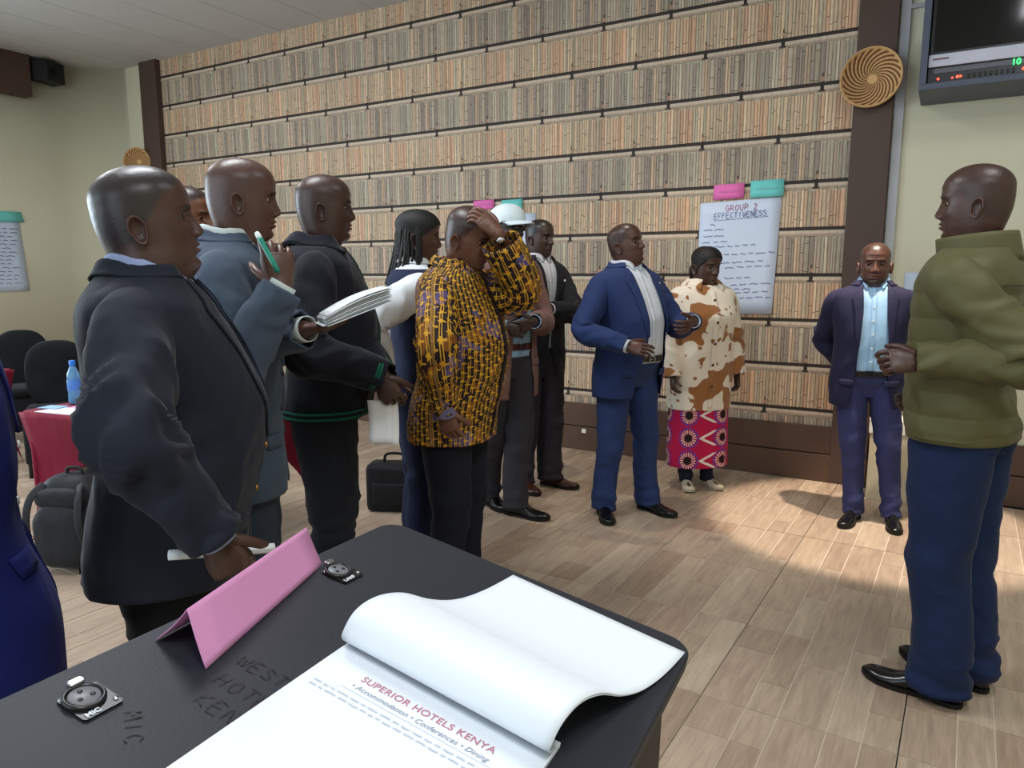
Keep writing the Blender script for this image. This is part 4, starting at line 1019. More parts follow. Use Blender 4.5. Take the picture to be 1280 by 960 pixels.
for u in np.linspace(0, 1, 7):
    rows.append([(.084*math.cos(a)*p.hwid*(1-.10*u*u), .100*math.sin(a)+.078*u*math.sin(a)**.55, .150-.016*u*u-.010*abs(math.cos(a))) for a in np.linspace(.30, PI-.30, 26)])
o = MB().grid(p.headT(np.array(rows)*p.hsc), False).build('bill', mcap, cp, True); o.modifiers.new('s', 'SOLIDIFY').thickness = .005
gl_ = empty_part('glasses', p.e); mgl = plain('dark_glass', (12, 12, 14), .08, .7)
for sd in (1, -1):
    a = np.linspace(0, 2*PI, 18, endpoint=False)
    MB().grid(p.headT(np.array([[(sd*.032+.022*q*math.cos(t_), .097+dy-.10*(abs(sd*.032+.022*q*math.cos(t_))-.02)**2*20, .117+.016*q*math.sin(t_)) for t_ in a] for q, dy in ((1, -.002), (1, .002), (.6, .003))])), True, False, True).build('lens', mgl, gl_, True)
    MB().tube(p.headT(np.array([(sd*.052, .09, .122), (sd*.078, .04, .122), (sd*.080, -.005, .115)])), [.002]*3, 6, 4).build('temple', m_black, gl_, True)

# ---------------- man with crossed arms, black suit
p = mk('black', 674, 274, 4.85, 50, 38, 'man in a black suit standing with arms crossed next to the brown blazer', skin=(58, 42, 37), lod=.95, seed=10, hair=((18, 16, 16), .85), stubble=.4)
mj = fabric('black_suiting', (30, 31, 36)); ms = fabric('white_shirting2', (188, 190, 196), .8, .1, .2)
aR = p.arm(1, p.bend(np.array([-.085, .235, 1.145*p.s])), (1, .3, -.8)); aL = p.arm(-1, p.bend(np.array([.10, .255, 1.185*p.s])), (-1, .3, -.8))
j = suit(p, mj, ms, ([.70, .95, 1.12, 1.32, 1.52], [.05, .012, .008, .045, .072], [.05, .008, .004, .045, .072]), hem=.74, flare=.012, btn=m_dkbtn, armR=aR, armL=aL, roll=1.16)
p.button(m_pearl, -.115, 1.36, .031, j, .008)
dress_shirt(p, ms, m_pearl, tie=None)
ft = [tuple(p.L(np.array([-2.40, 4.20, 0]))[:2])+(-.15,), tuple(p.L(np.array([-2.27, 4.37, 0]))[:2])+(.35,)]
p.trousers(fabric('plum_grey_trouser', (50, 45, 54)), ft, r=(.10, .10, .086, .080, .074)); p.shoes(m_brownshoe, m_sole, ft, .29)
p.hand(1, aR, (-1, .1, .25), (0, -1, 0), curl=.4); p.hand(-1, aL, (1, 0, .1), (0, -1, 0), curl=.4); p.finish(ft, (aR, aL))

# ---------------- man in blue suit, talking
p = mk('blue', 786, 279, 4.22, 47, 26, 'man in a blue suit and white shirt with open jacket, looking up', skin=(72, 48, 40), belly=.085, fat=.012, lod=1., seed=11, hair=((22, 19, 19), .55), pitch=-14, shw=1.06, lean=-2, jowl=.15)
mj = fabric('mid_blue_suiting', (36, 52, 96), .8); ms = fabric('white_shirting', (205, 212, 222))
aR = p.arm(1, p.L(at(782, 432, 3.97)), Ld(p, -IMR*1.0-UP*.6)); aL = p.arm(-1, p.L(at(866, 402, 4.06)), Ld(p, IMR*.5-UP*1.0-CAM*.4))
j = suit(p, mj, ms, ([.72, .95, 1.10, 1.32, 1.42, 1.52], [.10, .065, .05, .055, .065, .078], [.16, .135, .125, .10, .08, .080]), hem=.74, flare=.016, armR=aR, armL=aL, roll=1.10, lapw=.05)
p.button(m_pearl, -.125, 1.40, .03, j, .006)
dress_shirt(p, ms, m_pearl, z0=.95, off=.008); belt(p, m_belt, m_steel, .975, .016)
ft = [tuple(p.L(np.array([-1.70, 3.98, 0]))[:2])+(-.55,), tuple(p.L(np.array([-1.50, 4.20, 0]))[:2])+(.10,)]
p.trousers(fabric('mid_blue_trouser', (40, 57, 100), .8), ft); p.shoes(m_shoe, m_sole, ft, .30)
p.hand(1, aR, Ld(p, IMR*1.0-UP*.12+CAM*.3), Ld(p, -UP*.4-CAM*.3+np.array([-.3, .3, 0])), curl=(.25, .3, .35, .45), thumb=.3); p.hand(-1, aL, Ld(p, -IMR*.8-UP*.45+CAM*.5), Ld(p, CAM*-.6-IMR*.3+UP*.2), curl=.5, spread=.12); p.finish(ft, (aR, aL))

# ---------------- woman in spotted coat and magenta skirt
p = mk('coat', 882, 309, 4.80, 62, 50, 'woman in a cream coat with brown cow-like spots and a magenta patterned skirt', skin=(64, 45, 38), lod=1., seed=12, female=True, hair=((14, 12, 13), 1.), fat=.024, belly=.03, headsc=1.0, shw=.98, pitch=5, jowl=.1)
def cow():
    t = NT('cream_spotted_fleece'); co = t.coord('Object'); d = t.noise(5, 2, co, out=1); v = t.node('ShaderNodeVectorMath', operation='MULTIPLY_ADD')
    t.link(d, v.inputs[0]); v.inputs[1].default_value = (.10, .10, .10); t.link(co, v.inputs[2])
    n = t.noise(6.2, 1.0, v.outputs[0], .45); n2 = t.noise(19, 1, v.outputs[0])
    m = t.math('MAXIMUM', t._ss(n, .545, .565), t._ss(n2, .655, .675))
    t.set(.95, .15, t.mix(m, lin((226, 216, 200)), lin((150, 100, 60)))); t.bump(t.noise(240, 2), .35, .004); t.b.inputs['Sheen Weight'].default_value = .3; return t.m
mc = cow()
aR = p.arm(1, np.array([.255*p.s, .075, .845*p.s]), (.8, -1, 0)); aL = p.arm(-1, np.array([-.245*p.s, .08, .845*p.s]), (-.8, -1, 0))
t = p.torso('spotted_coat', mc, .60, 1.485, .030, .007, .016, nz=80)
for sd, A in ((1, aR), (-1, aL)): p.sleeve('sleeve', mc, sd, A, t, (.076, .086, .080, .072, .066, .058), amp=.009)
p.collar('coat_collar', mc, .024, .015, .06, .50, t, leaf=.060, spread=.030, stand=.03, thick=.012, tip=.3)
p.patch('front_band', mc, [(.62, -.018, .018), (1.44, -.018, .018)], .0345, t, .007, .016, 4, 40, thick=.004)
for k in range(5): p.button(plain('horn_button', (92, 60, 40), .4), 0, 1.38-k*.15, .037, t, .010, .007, .016)
zs = np.linspace(.175, .66, 34)*p.s; th = np.linspace(0, 2*PI, 90, endpoint=False)
P = p.pt(th[None], np.full((34, 1), .78*p.s), .024); P = np.repeat(P[:1], 34, 0) if P.shape[0] == 1 else P
fold = .010*np.sin(th*9+1)[None]*ss(.62, .2, zs/p.s)[:, None]; k = (1+.03*ss(.66, .2, zs/p.s))[:, None]
SK = np.stack([P[..., 0]*k*(1+fold*2), P[..., 1]*k*(1+fold*2), np.repeat(zs[:, None], 90, 1)], -1)
mb = MB().grid(SK, True); sk = mesh_obj('skirt', np.vstack(mb.V), mb.F, fabric('magenta_wax_cotton', (186, 18, 74), .7, .1, .2), p.e, True)
m_ = sk.modifiers.new('s', 'SOLIDIFY'); m_.thickness = .004; m_.offset = -1
pr = MB()
def sks(a, z, off):
    i = np.interp(np.asarray(z)/1.0, zs, np.arange(34)); q = np.asarray(a) % (2*PI)/(2*PI)*90; i0 = np.clip(i.astype(int), 0, 32); q0 = q.astype(int) % 90; fi = (i-i0)[..., None]; fq = (q-np.floor(q))[..., None]
    g = lambda ii, qq: SK[ii, qq % 90]
    Pp = (g(i0, q0)*(1-fq)+g(i0, q0+1)*fq)*(1-fi)+(g(i0+1, q0)*(1-fq)+g(i0+1, q0+1)*fq)*fi
    r = Pp.copy(); r[..., 2] = 0; return Pp+nrm(r)*off
def ring_(ca, cz, r0, r1, a0, a1, off, c, n=4):
    tt = np.linspace(a0, a1, n); R_ = .19; rows = []
    for r in (r0, r1): rows.append(sks(ca+np.cos(tt)*r/R_, np.clip(cz+np.sin(tt)*r, zs[0]+.001, zs[-1]-.001), off))
    pr.grid(np.array(rows), closed=False, c=np.array(lin(c)))
for ci in range(7):
    for ri in range(3):
        ca = PI/2-.62+(ci-2)*1.15; cz = (.235+ri*.165)*p.s
        for q in range(18):
            a = q/18*2*PI
            ring_(ca, cz, .060, .072, a-.10, a+.10, .0030, (92, 70, 190)); ring_(ca, cz, .030, .056, a-.07, a+.07, .0030, (228, 214, 206)); ring_(ca, cz, .056, .066, a-.06, a+.06, .0034, (60, 50, 150))
        for q in range(12): ring_(ca, cz, .001, .024+.006*(q % 2), q/12*2*PI-.26, q/12*2*PI+.26, .0032, (20, 12, 18))
for ri in range(3):
    cz = (.235+ri*.165)*p.s; ca = PI/2-.25
    for s1 in (1, -1):
        tt = np.linspace(0, 1, 6); rows = []
        for w_ in (0, .026): rows.append(sks(ca+(tt*.075+w_)/.19, np.clip(cz+s1*tt*.052, zs[0]+.001, zs[-1]-.001), .0036))
        pr.grid(np.array(rows), closed=False, c=np.array(lin((232, 218, 212))))
pr.build('skirt_print', attr_mat('wax_print_ink', .7), sk, True, True)
ft = stand(p, .085, .0, .22)
p.trousers(fabric('navy_leggings', (28, 32, 54)), ft, r=(.08, .072, .052, .046, .044), top=.92, name='leggings'); p.shoes(plain('cream_suede', (198, 186, 164), .8), plain('pale_sole', (180, 168, 148), .7), ft, .25)
p.hand(1, aR, (0, .2, -1), (-1, 0, 0), sc=.9); p.hand(-1, aL, (0, .2, -1), (1, 0, 0), sc=.9); p.finish(ft, (aR, aL))
hr = empty_part('hair', p.e); MB().grid(hair_cap(p, .185, .10, .01, .008, .0015), True, False, True).build('scalp_hair', m_hair, hr, True)
MB().grid(p.headT(np.array([[(.058*math.cos(b)*math.cos(a), -.085+.048*math.sin(b), .085+.062*math.cos(b)*math.sin(a)) for a in np.linspace(0, 2*PI, 18, endpoint=False)] for b in np.linspace(-1.5, 1.5, 10)])), True, True, True).build('hair_bun', m_hair, hr, True)

# ---------------- man in navy blazer by the pillar
p = mk('pillar', 1096, 303, 4.15, 84, 88, 'man in a navy blazer and sky blue shirt by the brown pillar, hands behind back', skin=(84, 56, 46), lod=1.05, seed=13, hair=((24, 20, 20), .6), stubble=.75, jowl=.12, shw=1.06, belly=.02, fat=.01)
mj = fabric('deep_navy_blazer', (32, 32, 58), .8); ms = fabric('sky_blue_shirting', (146, 182, 212), .8, .1, .3)
aR = p.arm(1, np.array([.10, -.20, .93*p.s]), (1, -.55, 0)); aL = p.arm(-1, np.array([-.10, -.20, .95*p.s]), (-1, -.55, 0))
suit(p, mj, ms, ([.74, .95, 1.15, 1.35, 1.52], [.11, .078, .070, .062, .070], [.14, .105, .092, .075, .074]), hem=.745, flare=.014, armR=aR, armL=aL, roll=1.12, lapw=.05, shirt_cuff=False)
dress_shirt(p, ms, m_pearl, z0=.95, cleaf=.030, gap=.34); belt(p, m_belt, m_dkbtn, .955, .010)
ft = [tuple(p.L(np.array([-.375, 4.66, 0]))[:2])+(-.35,), tuple(p.L(np.array([-.175, 4.70, 0]))[:2])+(-.02,)]
p.trousers(fabric('indigo_trouser', (50, 54, 94), .85), ft, r=(.096, .092, .072, .062, .060)); p.shoes(m_shoe, m_sole, ft, .325, lace=m_lace)
p.hand(1, aR, (-.8, 0, -.6), (0, -1, 0)); p.hand(-1, aL, (.8, 0, -.6), (0, -1, 0)); p.finish(ft, (aR, aL))

# ---------------- man in olive jacket
Pq = at(1222, 205, 2.34)
p = Person('olive', Pq[0]+.02, Pq[1], 162, float(Pq[2]), 'man in an olive green padded jacket and blue trousers, facing the group', skin=(66, 46, 40), lod=1.3, seed=14, hair=((30, 26, 26), .35), shw=1.07, fat=.010, head=(10, 0, 0), headsc=1.0)
mo = fabric('olive_padded_nylon', (88, 85, 54), .55, .1, .5)
def quilt(P, th, z):
    a =   .006*np.sqrt(np.abs(np.sin(PI*(z/p.s-.90)/.075)))*ss(1.46, 1.36, z/p.s)*ss(.90, .93, z/p.s)
    r = P.copy(); r[..., 2] = 0; return P+nrm(r)*a[..., None]
aL = p.arm(-1, p.L(at(1152, 452, 2.30)), Ld(p, IMR*.6-UP*1.0+CAM*.6)); aR = p.arm(1, np.array([.25, .16, .98]), (.6, -1, 0))
t = p.torso('padded_jacket', mo, .90, 1.490, .024, .013, nz=120, nt=130, extra=quilt, thick=.01)
p.torso('hem_band', mo, .890, .935, .026, .004, nz=6, nt=100, parent=t, thick=.01)
for sd, A in ((1, aR), (-1, aL)): p.sleeve('sleeve', mo, sd, A, t, (.074, .082, .072, .064, .058, .044), amp=.009, quilt=.004)
p.standcollar('collar', mo, 1.455, 1.540, .098, .092, .3, t, .015, .02, .014)
p.patch('yoke_seam', plain('olive_dark', (58, 56, 38), .7), [(1.375, -.17, .17), (1.379, -.17, .17)], .036, t, .009, 0, 30, 2, back=True, thick=.002)
g2 = np.array([-.075, 2.86, 0]); ft = [(.10, .06, -.10), (-.10, .0, .0)]
heel = p.L(np.array([.13, 2.84, 0])); ft = [(.095*p.s, -.06, -.2), (-.085*p.s, -.03, .10)]
p.trousers(fabric('blue_chino', (25, 40, 74), .85, .15, .5), ft, amp=.011, r=(.104, .102, .084, .078, .076)); p.shoes(m_shoe, m_sole, ft, .31)
p.patch('back_pocket', fabric('blue_chino_dark', (20, 34, 70)), [(.862, -.13, -.05), (.866, -.13, -.05)], .010, p.e, 0, 0, 6, 2, back=True)
p.hand(-1, aL, Ld(p, -IMR*1.0+UP*.08), Ld(p, -UP*.5-CAM*.9), curl=(.7, .9, 1.0, 1.1), thumb=.6); p.hand(1, aR, (0, 1, -.3), (-.3, 0, 1), curl=.6); p.finish(ft, (aR, aL))
# ------------------------------------------------------------------ lectern and what lies on it
LO = np.array([-.5972, .7051, 1.1324]); LU = np.array([.0727, -.9969, .0309]); LV = np.array([.9791, .0653, -.1924]); LN = np.array([.1898, .0442, .9808])
def lp(u, v, h=0.):
    u, v, h = np.broadcast_arrays(np.asarray(u, float), np.asarray(v, float), np.asarray(h, float))
    return LO+u[..., None]*LU+v[..., None]*LV+h[..., None]*LN
m_lect = plain('black_lectern_laminate', (36, 38, 46), .55, .35, var=.1, scale=8, bump=.05, bscale=260)
m_lside = plain('black_lectern_side', (30, 28, 30), .5, .35)
def rrect(u0, v0, u1, v1, r, n=6):
    out = []
    for cx, cy, a0 in ((u1-r, v1-r, 0), (u0+r, v1-r, PI/2), (u0+r, v0+r, PI), (u1-r, v0+r, 1.5*PI)):
        for k in range(n+1): a = a0+k/n*PI/2; out.append((cx+r*math.cos(a), cy+r*math.sin(a)))
    return np.array(out)
base = np.array([-.40, .40, 0.]); lect = empty('lectern', base, 0, 'black sloping lectern top with two microphone sockets and handwriting', 'lectern')
W_, D_ = .60, .395
def slab(name, poly, h0, h1, mat, parent, off=base, bev=0.004):
    mb = MB(); a = lp(poly[:, 0], poly[:, 1], h0)-off; b = lp(poly[:, 0], poly[:, 1], h1)-off; n = len(poly)
    mb.add(np.vstack([a, b]), [tuple(range(n)), tuple(range(n, 2*n))[::-1]]+[(i, n+i, n+(i+1) % n, (i+1) % n) for i in range(n)])
    o = mb.build(name, mat, parent); bm = bmesh.new(); bm.from_mesh(o.data); bmesh.ops.recalc_face_normals(bm, faces=bm.faces); bm.to_mesh(o.data); bm.free()
    if bev: m = o.modifiers.new('b', 'BEVEL'); m.width = bev; m.segments = 3; m.limit_method = 'ANGLE'; m.angle_limit = .6
    return o
slab('top_board', rrect(-.004, -.004, W_, D_+.006, .028), -.022, 0, m_lect, lect)
# body: four leaning panels under the board, and a foot plate
tops = [(.03, .03), (W_-.03, .03), (W_-.03, D_-.03), (.03, D_-.03)]
bot = [np.array([-.55, .66, .0]), np.array([-.50, .14, .0]), np.array([-.23, .15, 0.]), np.array([-.26, .67, 0.])]
for i in range(4):
    j = (i+1) % 4; a, b = lp(*tops[i], -.02), lp(*tops[j], -.02); c, d = bot[j]+UP*.04, bot[i]+UP*.04
    o = MB().add(np.array([a, b, c, d])-base, [(0, 1, 2, 3)]).build('side_panel', m_lside, lect); o.modifiers.new('s', 'SOLIDIFY').thickness = .016
ctr = sum(bot)/4; fp = [((q-ctr)*1.12+ctr)[:2]-base[:2] for q in bot]
MB().prism([tuple(q) for q in fp[::-1]], 0, .04).build('foot_plate', m_lside, lect, bevel=.004)
m_sock = plain('socket_black', (14, 14, 16), .35, .5); m_grey = plain('socket_grey', (110, 112, 118), .4); m_ink = plain('marker_ink', (14, 15, 20), .5); m_wtxt = plain('white_print', (215, 220, 228), .6)
def socket(u, v, word, sc=1.):
    pl_ = slab('socket_plate', rrect(u-.017, v-.014, u+.014, v+.020, .003, 3), 0, .002, m_sock, lect, bev=0)
    def ringl(rs): return np.array([[lp(u+r*math.cos(a), v-.002+r*math.sin(a), h)-base for a in np.linspace(0, 2*PI, 28, endpoint=False)] for r, h in rs])
    MB().grid(ringl([(.0150, .0015), (.0150, .004), (.0140, .0052), (.0122, .0052), (.0118, .003)])).build('socket_ring', m_sock, pl_, True)
    MB().grid(ringl([(.0115, .002), (.0110, .0042), (.0105, .0046)]), True, False, True).build('socket_core', m_grey, pl_, True)
    for q in (0, 2.1, 4.2):
        MB().grid(np.array([[lp(u+.0055*math.cos(q+.5)+r*math.cos(a), v-.002+.0055*math.sin(q+.5)+r*math.sin(a), h)-base for a in np.linspace(0, 2*PI, 10, endpoint=False)] for r, h in ((.0019, .0040), (.0019, .0052), (.001, .0053))]), True, False, True).build('contact_hole', m_ink, pl_, True)
    slab('release_tab', rrect(u-.010, v-.022, u+.002, v-.0145, .003, 3), .002, .007, m_steel, pl_, bev=.001)
    for du, dv in ((-.014, .014), (.011, -.011)):
        MB().grid(np.array([[lp(u+du+r*math.cos(a), v+dv+r*math.sin(a), h)-base for a in np.linspace(0, 2*PI, 10, endpoint=False)] for r, h in ((.0022, .002), (.0020, .003))]), True, False, True).build('screw', m_steel, pl_, True)
    # plate word reads from the low side of the lectern
    M = basis(lp(u+.011, v+.0185, .0024)-base, -LU, LV*-1); text_mesh('plate_word', word, .0065, m_wtxt, pl_, M, bold=.0002)
socket(.4404, .0418, 'MIC'); socket(.1559, .043, 'LAMP')
# marker pen handwriting on the board: strokes per letter
GL = {'W': [[(0, 1), (.25, 0), (.5, .7), (.75, 0), (1, 1)]], 'E': [[(.9, 1), (.1, 1), (0, 0), (.9, 0)], [(.05, .5), (.7, .55)]], 'S': [[(.9, .9), (.3, 1), (.1, .7), (.8, .4), (.7, .05), (0, .1)]],
      'T': [[(0, 1), (1, 1)], [(.5, 1), (.45, 0)]], 'O': [[(.5, 1), (.05, .6), (.3, 0), (.85, .2), (.8, .8), (.5, 1)]], 'N': [[(0, 0), (.1, 1), (.8, 0), (.9, 1)]], 'H': [[(0, 0), (.1, 1)], [(.8, 0), (.9, 1)], [(.05, .5), (.85, .5)]],
      'L': [[(.1, 1), (0, 0), (.8, .05)]], 'K': [[(.1, 1), (0, 0)], [(.9, 1), (.1, .45), (.9, 0)]], 'Y': [[(0, 1), (.45, .5), (.95, 1)], [(.45, .5), (.4, 0)]], 'A': [[(0, 0), (.45, 1), (.9, 0)], [(.2, .4), (.7, .4)]],
      'M': [[(0, 0), (.15, 1), (.5, .3), (.85, 1), (1, 0)]], 'I': [[(.5, 1), (.45, 0)]], 'C': [[(.9, .85), (.4, 1), (.05, .5), (.35, 0), (.9, .1)]], 'G': [[(.9, .85), (.4, 1), (.05, .5), (.35, 0), (.9, .1), (.9, .45), (.55, .45)]],
      'R': [[(0, 0), (.1, 1), (.8, .85), (.6, .5), (.1, .5)], [(.4, .5), (.9, 0)]], 'U': [[(0, 1), (.1, .2), (.5, 0), (.8, .2), (.9, 1)]], 'P': [[(0, 0), (.1, 1), (.8, .85), (.7, .5), (.1, .5)]], '2': [[(.1, .8), (.5, 1), (.85, .75), (.1, 0), (.9, .02)]],
      'F': [[(.9, 1), (.1, 1), (0, 0)], [(.05, .5), (.7, .55)]], 'V': [[(0, 1), (.45, 0), (.9, 1)]]}
def scrawl(mb, word, pos, ux, uy, nv, h, w, gap=.3, width=.75, c=None, jit=.0):
    x = 0.
    for ch in word:
        if ch == ' ': x += .7; continue
        for st in GL[ch]:
            P = np.array([pos+ux*(x+a*width)*h+uy*(b+jit*random.uniform(-1, 1))*h for a, b in st]); P = crom(P, 4) if len(P) > 2 else crom(P, 3)
            stroke(mb, P, w, nv, c)
        x += width+gap
def words(lst, mat, parent, nv, nm='handwritten_word'):
    for (wd, pos, ux, uy, h, w) in lst:
        mb = MB(); scrawl(mb, wd, pos, ux, uy, nv, h, w, jit=.06); o = mb.build(nm, mat, parent); o['kind'] = 'stuff'
words([('WESTON', lp(.337, .082, .0012)-base, LV, -LU, .013, .0011), ('HOTEL', lp(.366, .088, .0012)-base, LV, -LU, .014, .0011), ('KENYA', lp(.392, .096, .0012)-base, LV, -LU, .014, .0011),
       ('MIC', lp(.430, .071, .0012)-base, LU*.6+LV*.8, LV*.6-LU*.8, .012, .0014)], m_ink, lect, LN)

# pink tent card
m_pink = plain('pink_card', (208, 142, 186), .8, .2, var=.03); tb = lp(.26, .045, 0); tent = empty('tent_card', tb, 0, 'folded pink card standing as a tent on the lectern', 'card')
def tent_side(v_foot, name):
    rows = []
    for k in np.linspace(0, 1, 9):
        row = []
        for u, top_v, top_h in ((.156, -.010, .034), (.360, .046, .043)):
            vf = v_foot[0] if u < .2 else v_foot[1]
            v = vf*(1-k)+top_v*k; h = (top_h)*k+.0012; bow = .004*math.sin(k*PI)*(1 if vf < top_v else .4)
            row.append(lp(u, v-bow*(1 if vf < top_v else -1)*-.6, h)-tb)
        rows.append(np.array([row[0]*(1-q)+row[1]*q for q in np.linspace(0, 1, 8)]))
    o = MB().grid(np.array(rows), closed=False).build(name, m_pink, tent, True); o.modifiers.new('s', 'SOLIDIFY').thickness = .0007
tent_side((.0185, .0738), 'front_leaf'); tent_side((-.001, .013), 'back_leaf')

# writing pad with flipped pages
pb = lp(.35, .24, 0); pad = empty('writing_pad', pb, 0, 'white hotel writing pad with top pages flipped over its bound edge', 'notepad')
m_pad = plain('pad_paper', (226, 232, 240), .7, .25, var=.01)
u0, va, vb = .248, .137, .347
ST = .006
slab_p = np.array([(u0, va), (u0, vb), (u0+.297, vb+.004), (u0+.297, va+.008)])
slab('page_stack', slab_p, .0014, ST, m_pad, pad, off=pb, bev=0)
# flipped sheets: bound at u0, loop up and over, then lie away on the board
def flip(dh, dl, name):
    prof = [(u0+.004, ST-.001), (u0+.016, ST+.004), (u0+.022, .020), (u0+.012, .036+dh), (u0-.012, .042+dh), (u0-.045, .036+dh), (u0-.085, .019+dh*.6), (u0-.125, .008+dh*.3), (u0-.17, .005), (.020+dl, .0045)]
    pc = crom(np.array(prof), 7); rows = []
    n = 26
    for i, (u, h) in enumerate(pc):
        k = i/(len(pc)-1); row = []
        for q in np.linspace(0, 1, n):
            lift = 1+.10*(1-q)+.16*q*gau(k, .42, .2); sh = .050*k*ss(0, 1, k); far = .012*q*k+.02*q*q*k*0
            v = va+(vb-va)*q+sh; hh = ST*min(1, 1)*0+(h*lift)
            row.append(lp(u+far+.010*q*gau(k, .35, .25), v, max(hh, .0015+dh*.1))-pb)
        rows.append(row)
    o = MB().grid(np.array(rows), closed=False).build(name, m_pad, pad, True); m = o.modifiers.new('s', 'SOLIDIFY'); m.thickness = .0005; return o
flip(0, .0, 'flipped_sheet'); flip(.0016, -.003, 'flipped_sheet')
m_red = plain('letterhead_red', (186, 120, 138), .6); m_gtx = plain('letterhead_grey', (150, 156, 174), .6); m_ltx = plain('letterhead_pale', (192, 200, 214), .6)
def ptext(nm, txt, u, v, size, mat, **kw):
    text_mesh(nm, txt, size, mat, pad, basis(lp(u, v, ST+.0004)-pb, LV+LU*.02, -LU+LV*.02), extrude=.00005, **kw)
ptext('letterhead_title', 'SUPERIOR HOTELS KENYA', .2945, .241+.004, .0105, m_red, align='CENTER', spacing=1.06, bold=.00012)
ptext('letterhead_line', '\u2022 Accommodation \u2022 Conferences \u2022 Dining', .3055, .244, .0078, m_gtx, align='CENTER', shear=.25, spacing=1.0)
ln = MB()
for q in range(1):
    a = lp(.3085, .172, ST+.0005)-pb; b = lp(.3105, .322, ST+.0005)-pb; stroke(ln, np.array([a, (a+b)/2, b]), .0005, LN)
# small address rows: strokes too fine to read
r_ = random.Random(9)
for u in (.316, .322):
    v = .150
    while v < .335:
        l = r_.uniform(.004, .012); a = lp(u+.002*(v-.15), v, ST+.0005)-pb; b = lp(u+.002*(v-.15), v+l, ST+.0005)-pb; m2 = (a+b)/2+LU*r_.uniform(-.0006, .0006); stroke(ln, np.array([a, m2, b]), .0016, LN); v += l+.0025
tag(ln.build('address_rows', m_ltx, pad), kind='stuff')

# ------------------------------------------------------------------ hand-held things
def paper_roll():
    a, b = at(211, 694, 1.47), at(342, 685, 1.60); ctr = (a+b)/2; e = empty('rolled_paper', ctr, 0, 'rolled up white paper gripped by the heavyset man', 'paper')
    d = nrm(b-a); x = nrm(np.cross(d, UP)); y = np.cross(x, d); rows = []; L_ = np.linalg.norm(b-a)
    for t in np.linspace(-.5, .5, 12):
        rows.append([ctr+d*t*L_+(x*math.cos(q)+y*math.sin(q))*(.0105-.0008*q/ (2*PI)) - ctr for q in np.linspace(0, 6*PI, 66)])
    o = MB().grid(np.array(rows), closed=False).build('roll', m_paper, e, True); o.modifiers.new('s', 'SOLIDIFY').thickness = .0005
paper_roll()
def pen():
    a, b = at(321, 291, 2.0), at(338, 322, 1.97); e = empty('marker_pen', a, 0, 'white and green marker held at the chin of the slate-suited man', 'marker'); d = nrm(b-a)
    mg = plain('marker_green', (24, 130, 110), .4); L_ = np.linalg.norm(b-a)
    MB().tube([np.zeros(3), d*.008, d*.022], [.006, .0075, .0075], 14, 3, ref=(.3, .2, 1)).build('cap', plain('marker_white', (225, 235, 232), .4), e, True)
    MB().tube([d*.022, d*.05, d*(L_+.05)], [.0078, .0072, .0070], 14, 3, ref=(.3, .2, 1)).build('barrel', mg, e, True)
pen()
def sheaf():
    c = at(436, 388, 2.18); e = empty('paper_stack', c, 0, 'thick fold of white papers held out by the slate-suited man', 'papers'); r = random.Random(2)
    a0, a1 = at(396, 396, 2.14), at(474, 366, 2.22); w0 = at(404, 408, 2.04)-at(396, 398, 2.14)
    d = a1-a0; wv = np.array([w0[0], w0[1], 0])*1.35
    for k in range(9):
        z = UP*(.0035*k); s_ = d*r.uniform(-.03, .03)+wv*r.uniform(-.05, .05); rows = []
        for q in np.linspace(0, 1, 8):
            bow = UP*(.012*math.sin(q*PI)*(k/9)+.012*q*k/9)
            rows.append([a0+d*q+wv*t+z+s_+bow-UP*.02-c for t in np.linspace(0, 1, 4)])
        o = MB().grid(np.array(rows), closed=False).build('sheet', m_paper, e, True); o.modifiers.new('s', 'SOLIDIFY').thickness = .0012
sheaf()
def hang_sheet():
    c = at(482, 500, 2.68); e = MB(); rows = []
    for q in np.linspace(0, 1, 8): rows.append([c+np.array([0, 0, -.16*q])+cR*(t*.085-.035)+cF*(-.03+.02*math.sin(q*3)+.02*t) - c for t in np.linspace(-.3, .7, 5)])
    e.grid(np.array(rows), closed=False); rows = [[v+np.array([.012, .02, -.01]) for v in r] for r in rows]; e.grid(np.array(rows), closed=False)
    o = e.build('folded_paper', m_paper, None, True); o.location = tuple(c); o.modifiers.new('s', 'SOLIDIFY').thickness = .001
    tag(o, 'folded white papers hanging from the hands of the man in black fleece', 'papers')
hang_sheet()

# ------------------------------------------------------------------ wall things
m_teal = plain('teal_note', (112, 200, 196), .8, .2, var=.03); m_pnote = plain('pink_note', (222, 112, 176), .8, .2, var=.03); m_flip = plain('flipchart_paper', (196, 208, 228), .8, .2, var=.02); m_bink = plain('chart_ink', (84, 96, 140), .7); m_rink = plain('chart_red_ink', (150, 70, 110), .7)
def wall_sheet(corners, label, n=(8, 10), cat='poster', depth=YB-.008, mat=None, name='flip_chart_sheet', axis='y', bow=.006):
    tl, tr, bl, br = [np.array(c, float) for c in corners]; c0 = (tl+br)/2; rows = []
    for i, q in enumerate(np.linspace(0, 1, n[1])):
        row = []
        for t in np.linspace(0, 1, n[0]):
            x, z = (tl*(1-t)+tr*t)*(1-q)+(bl*(1-t)+br*t)*q; d = bow*(.3+q*q)+.003*math.sin(5*t+3*q)
            row.append((x, depth-d, z) if axis == 'y' else (depth+d, x, z))
        rows.append(row)
    G = np.array(rows); ctr = G.mean((0, 1)); o = MB().grid(G-ctr, closed=False).build(name, mat or m_flip, None, True); o.location = tuple(ctr)
    s_ = o.modifiers.new('s', 'SOLIDIFY'); s_.thickness = .0006; tag(o, label, cat); return o, G, ctr
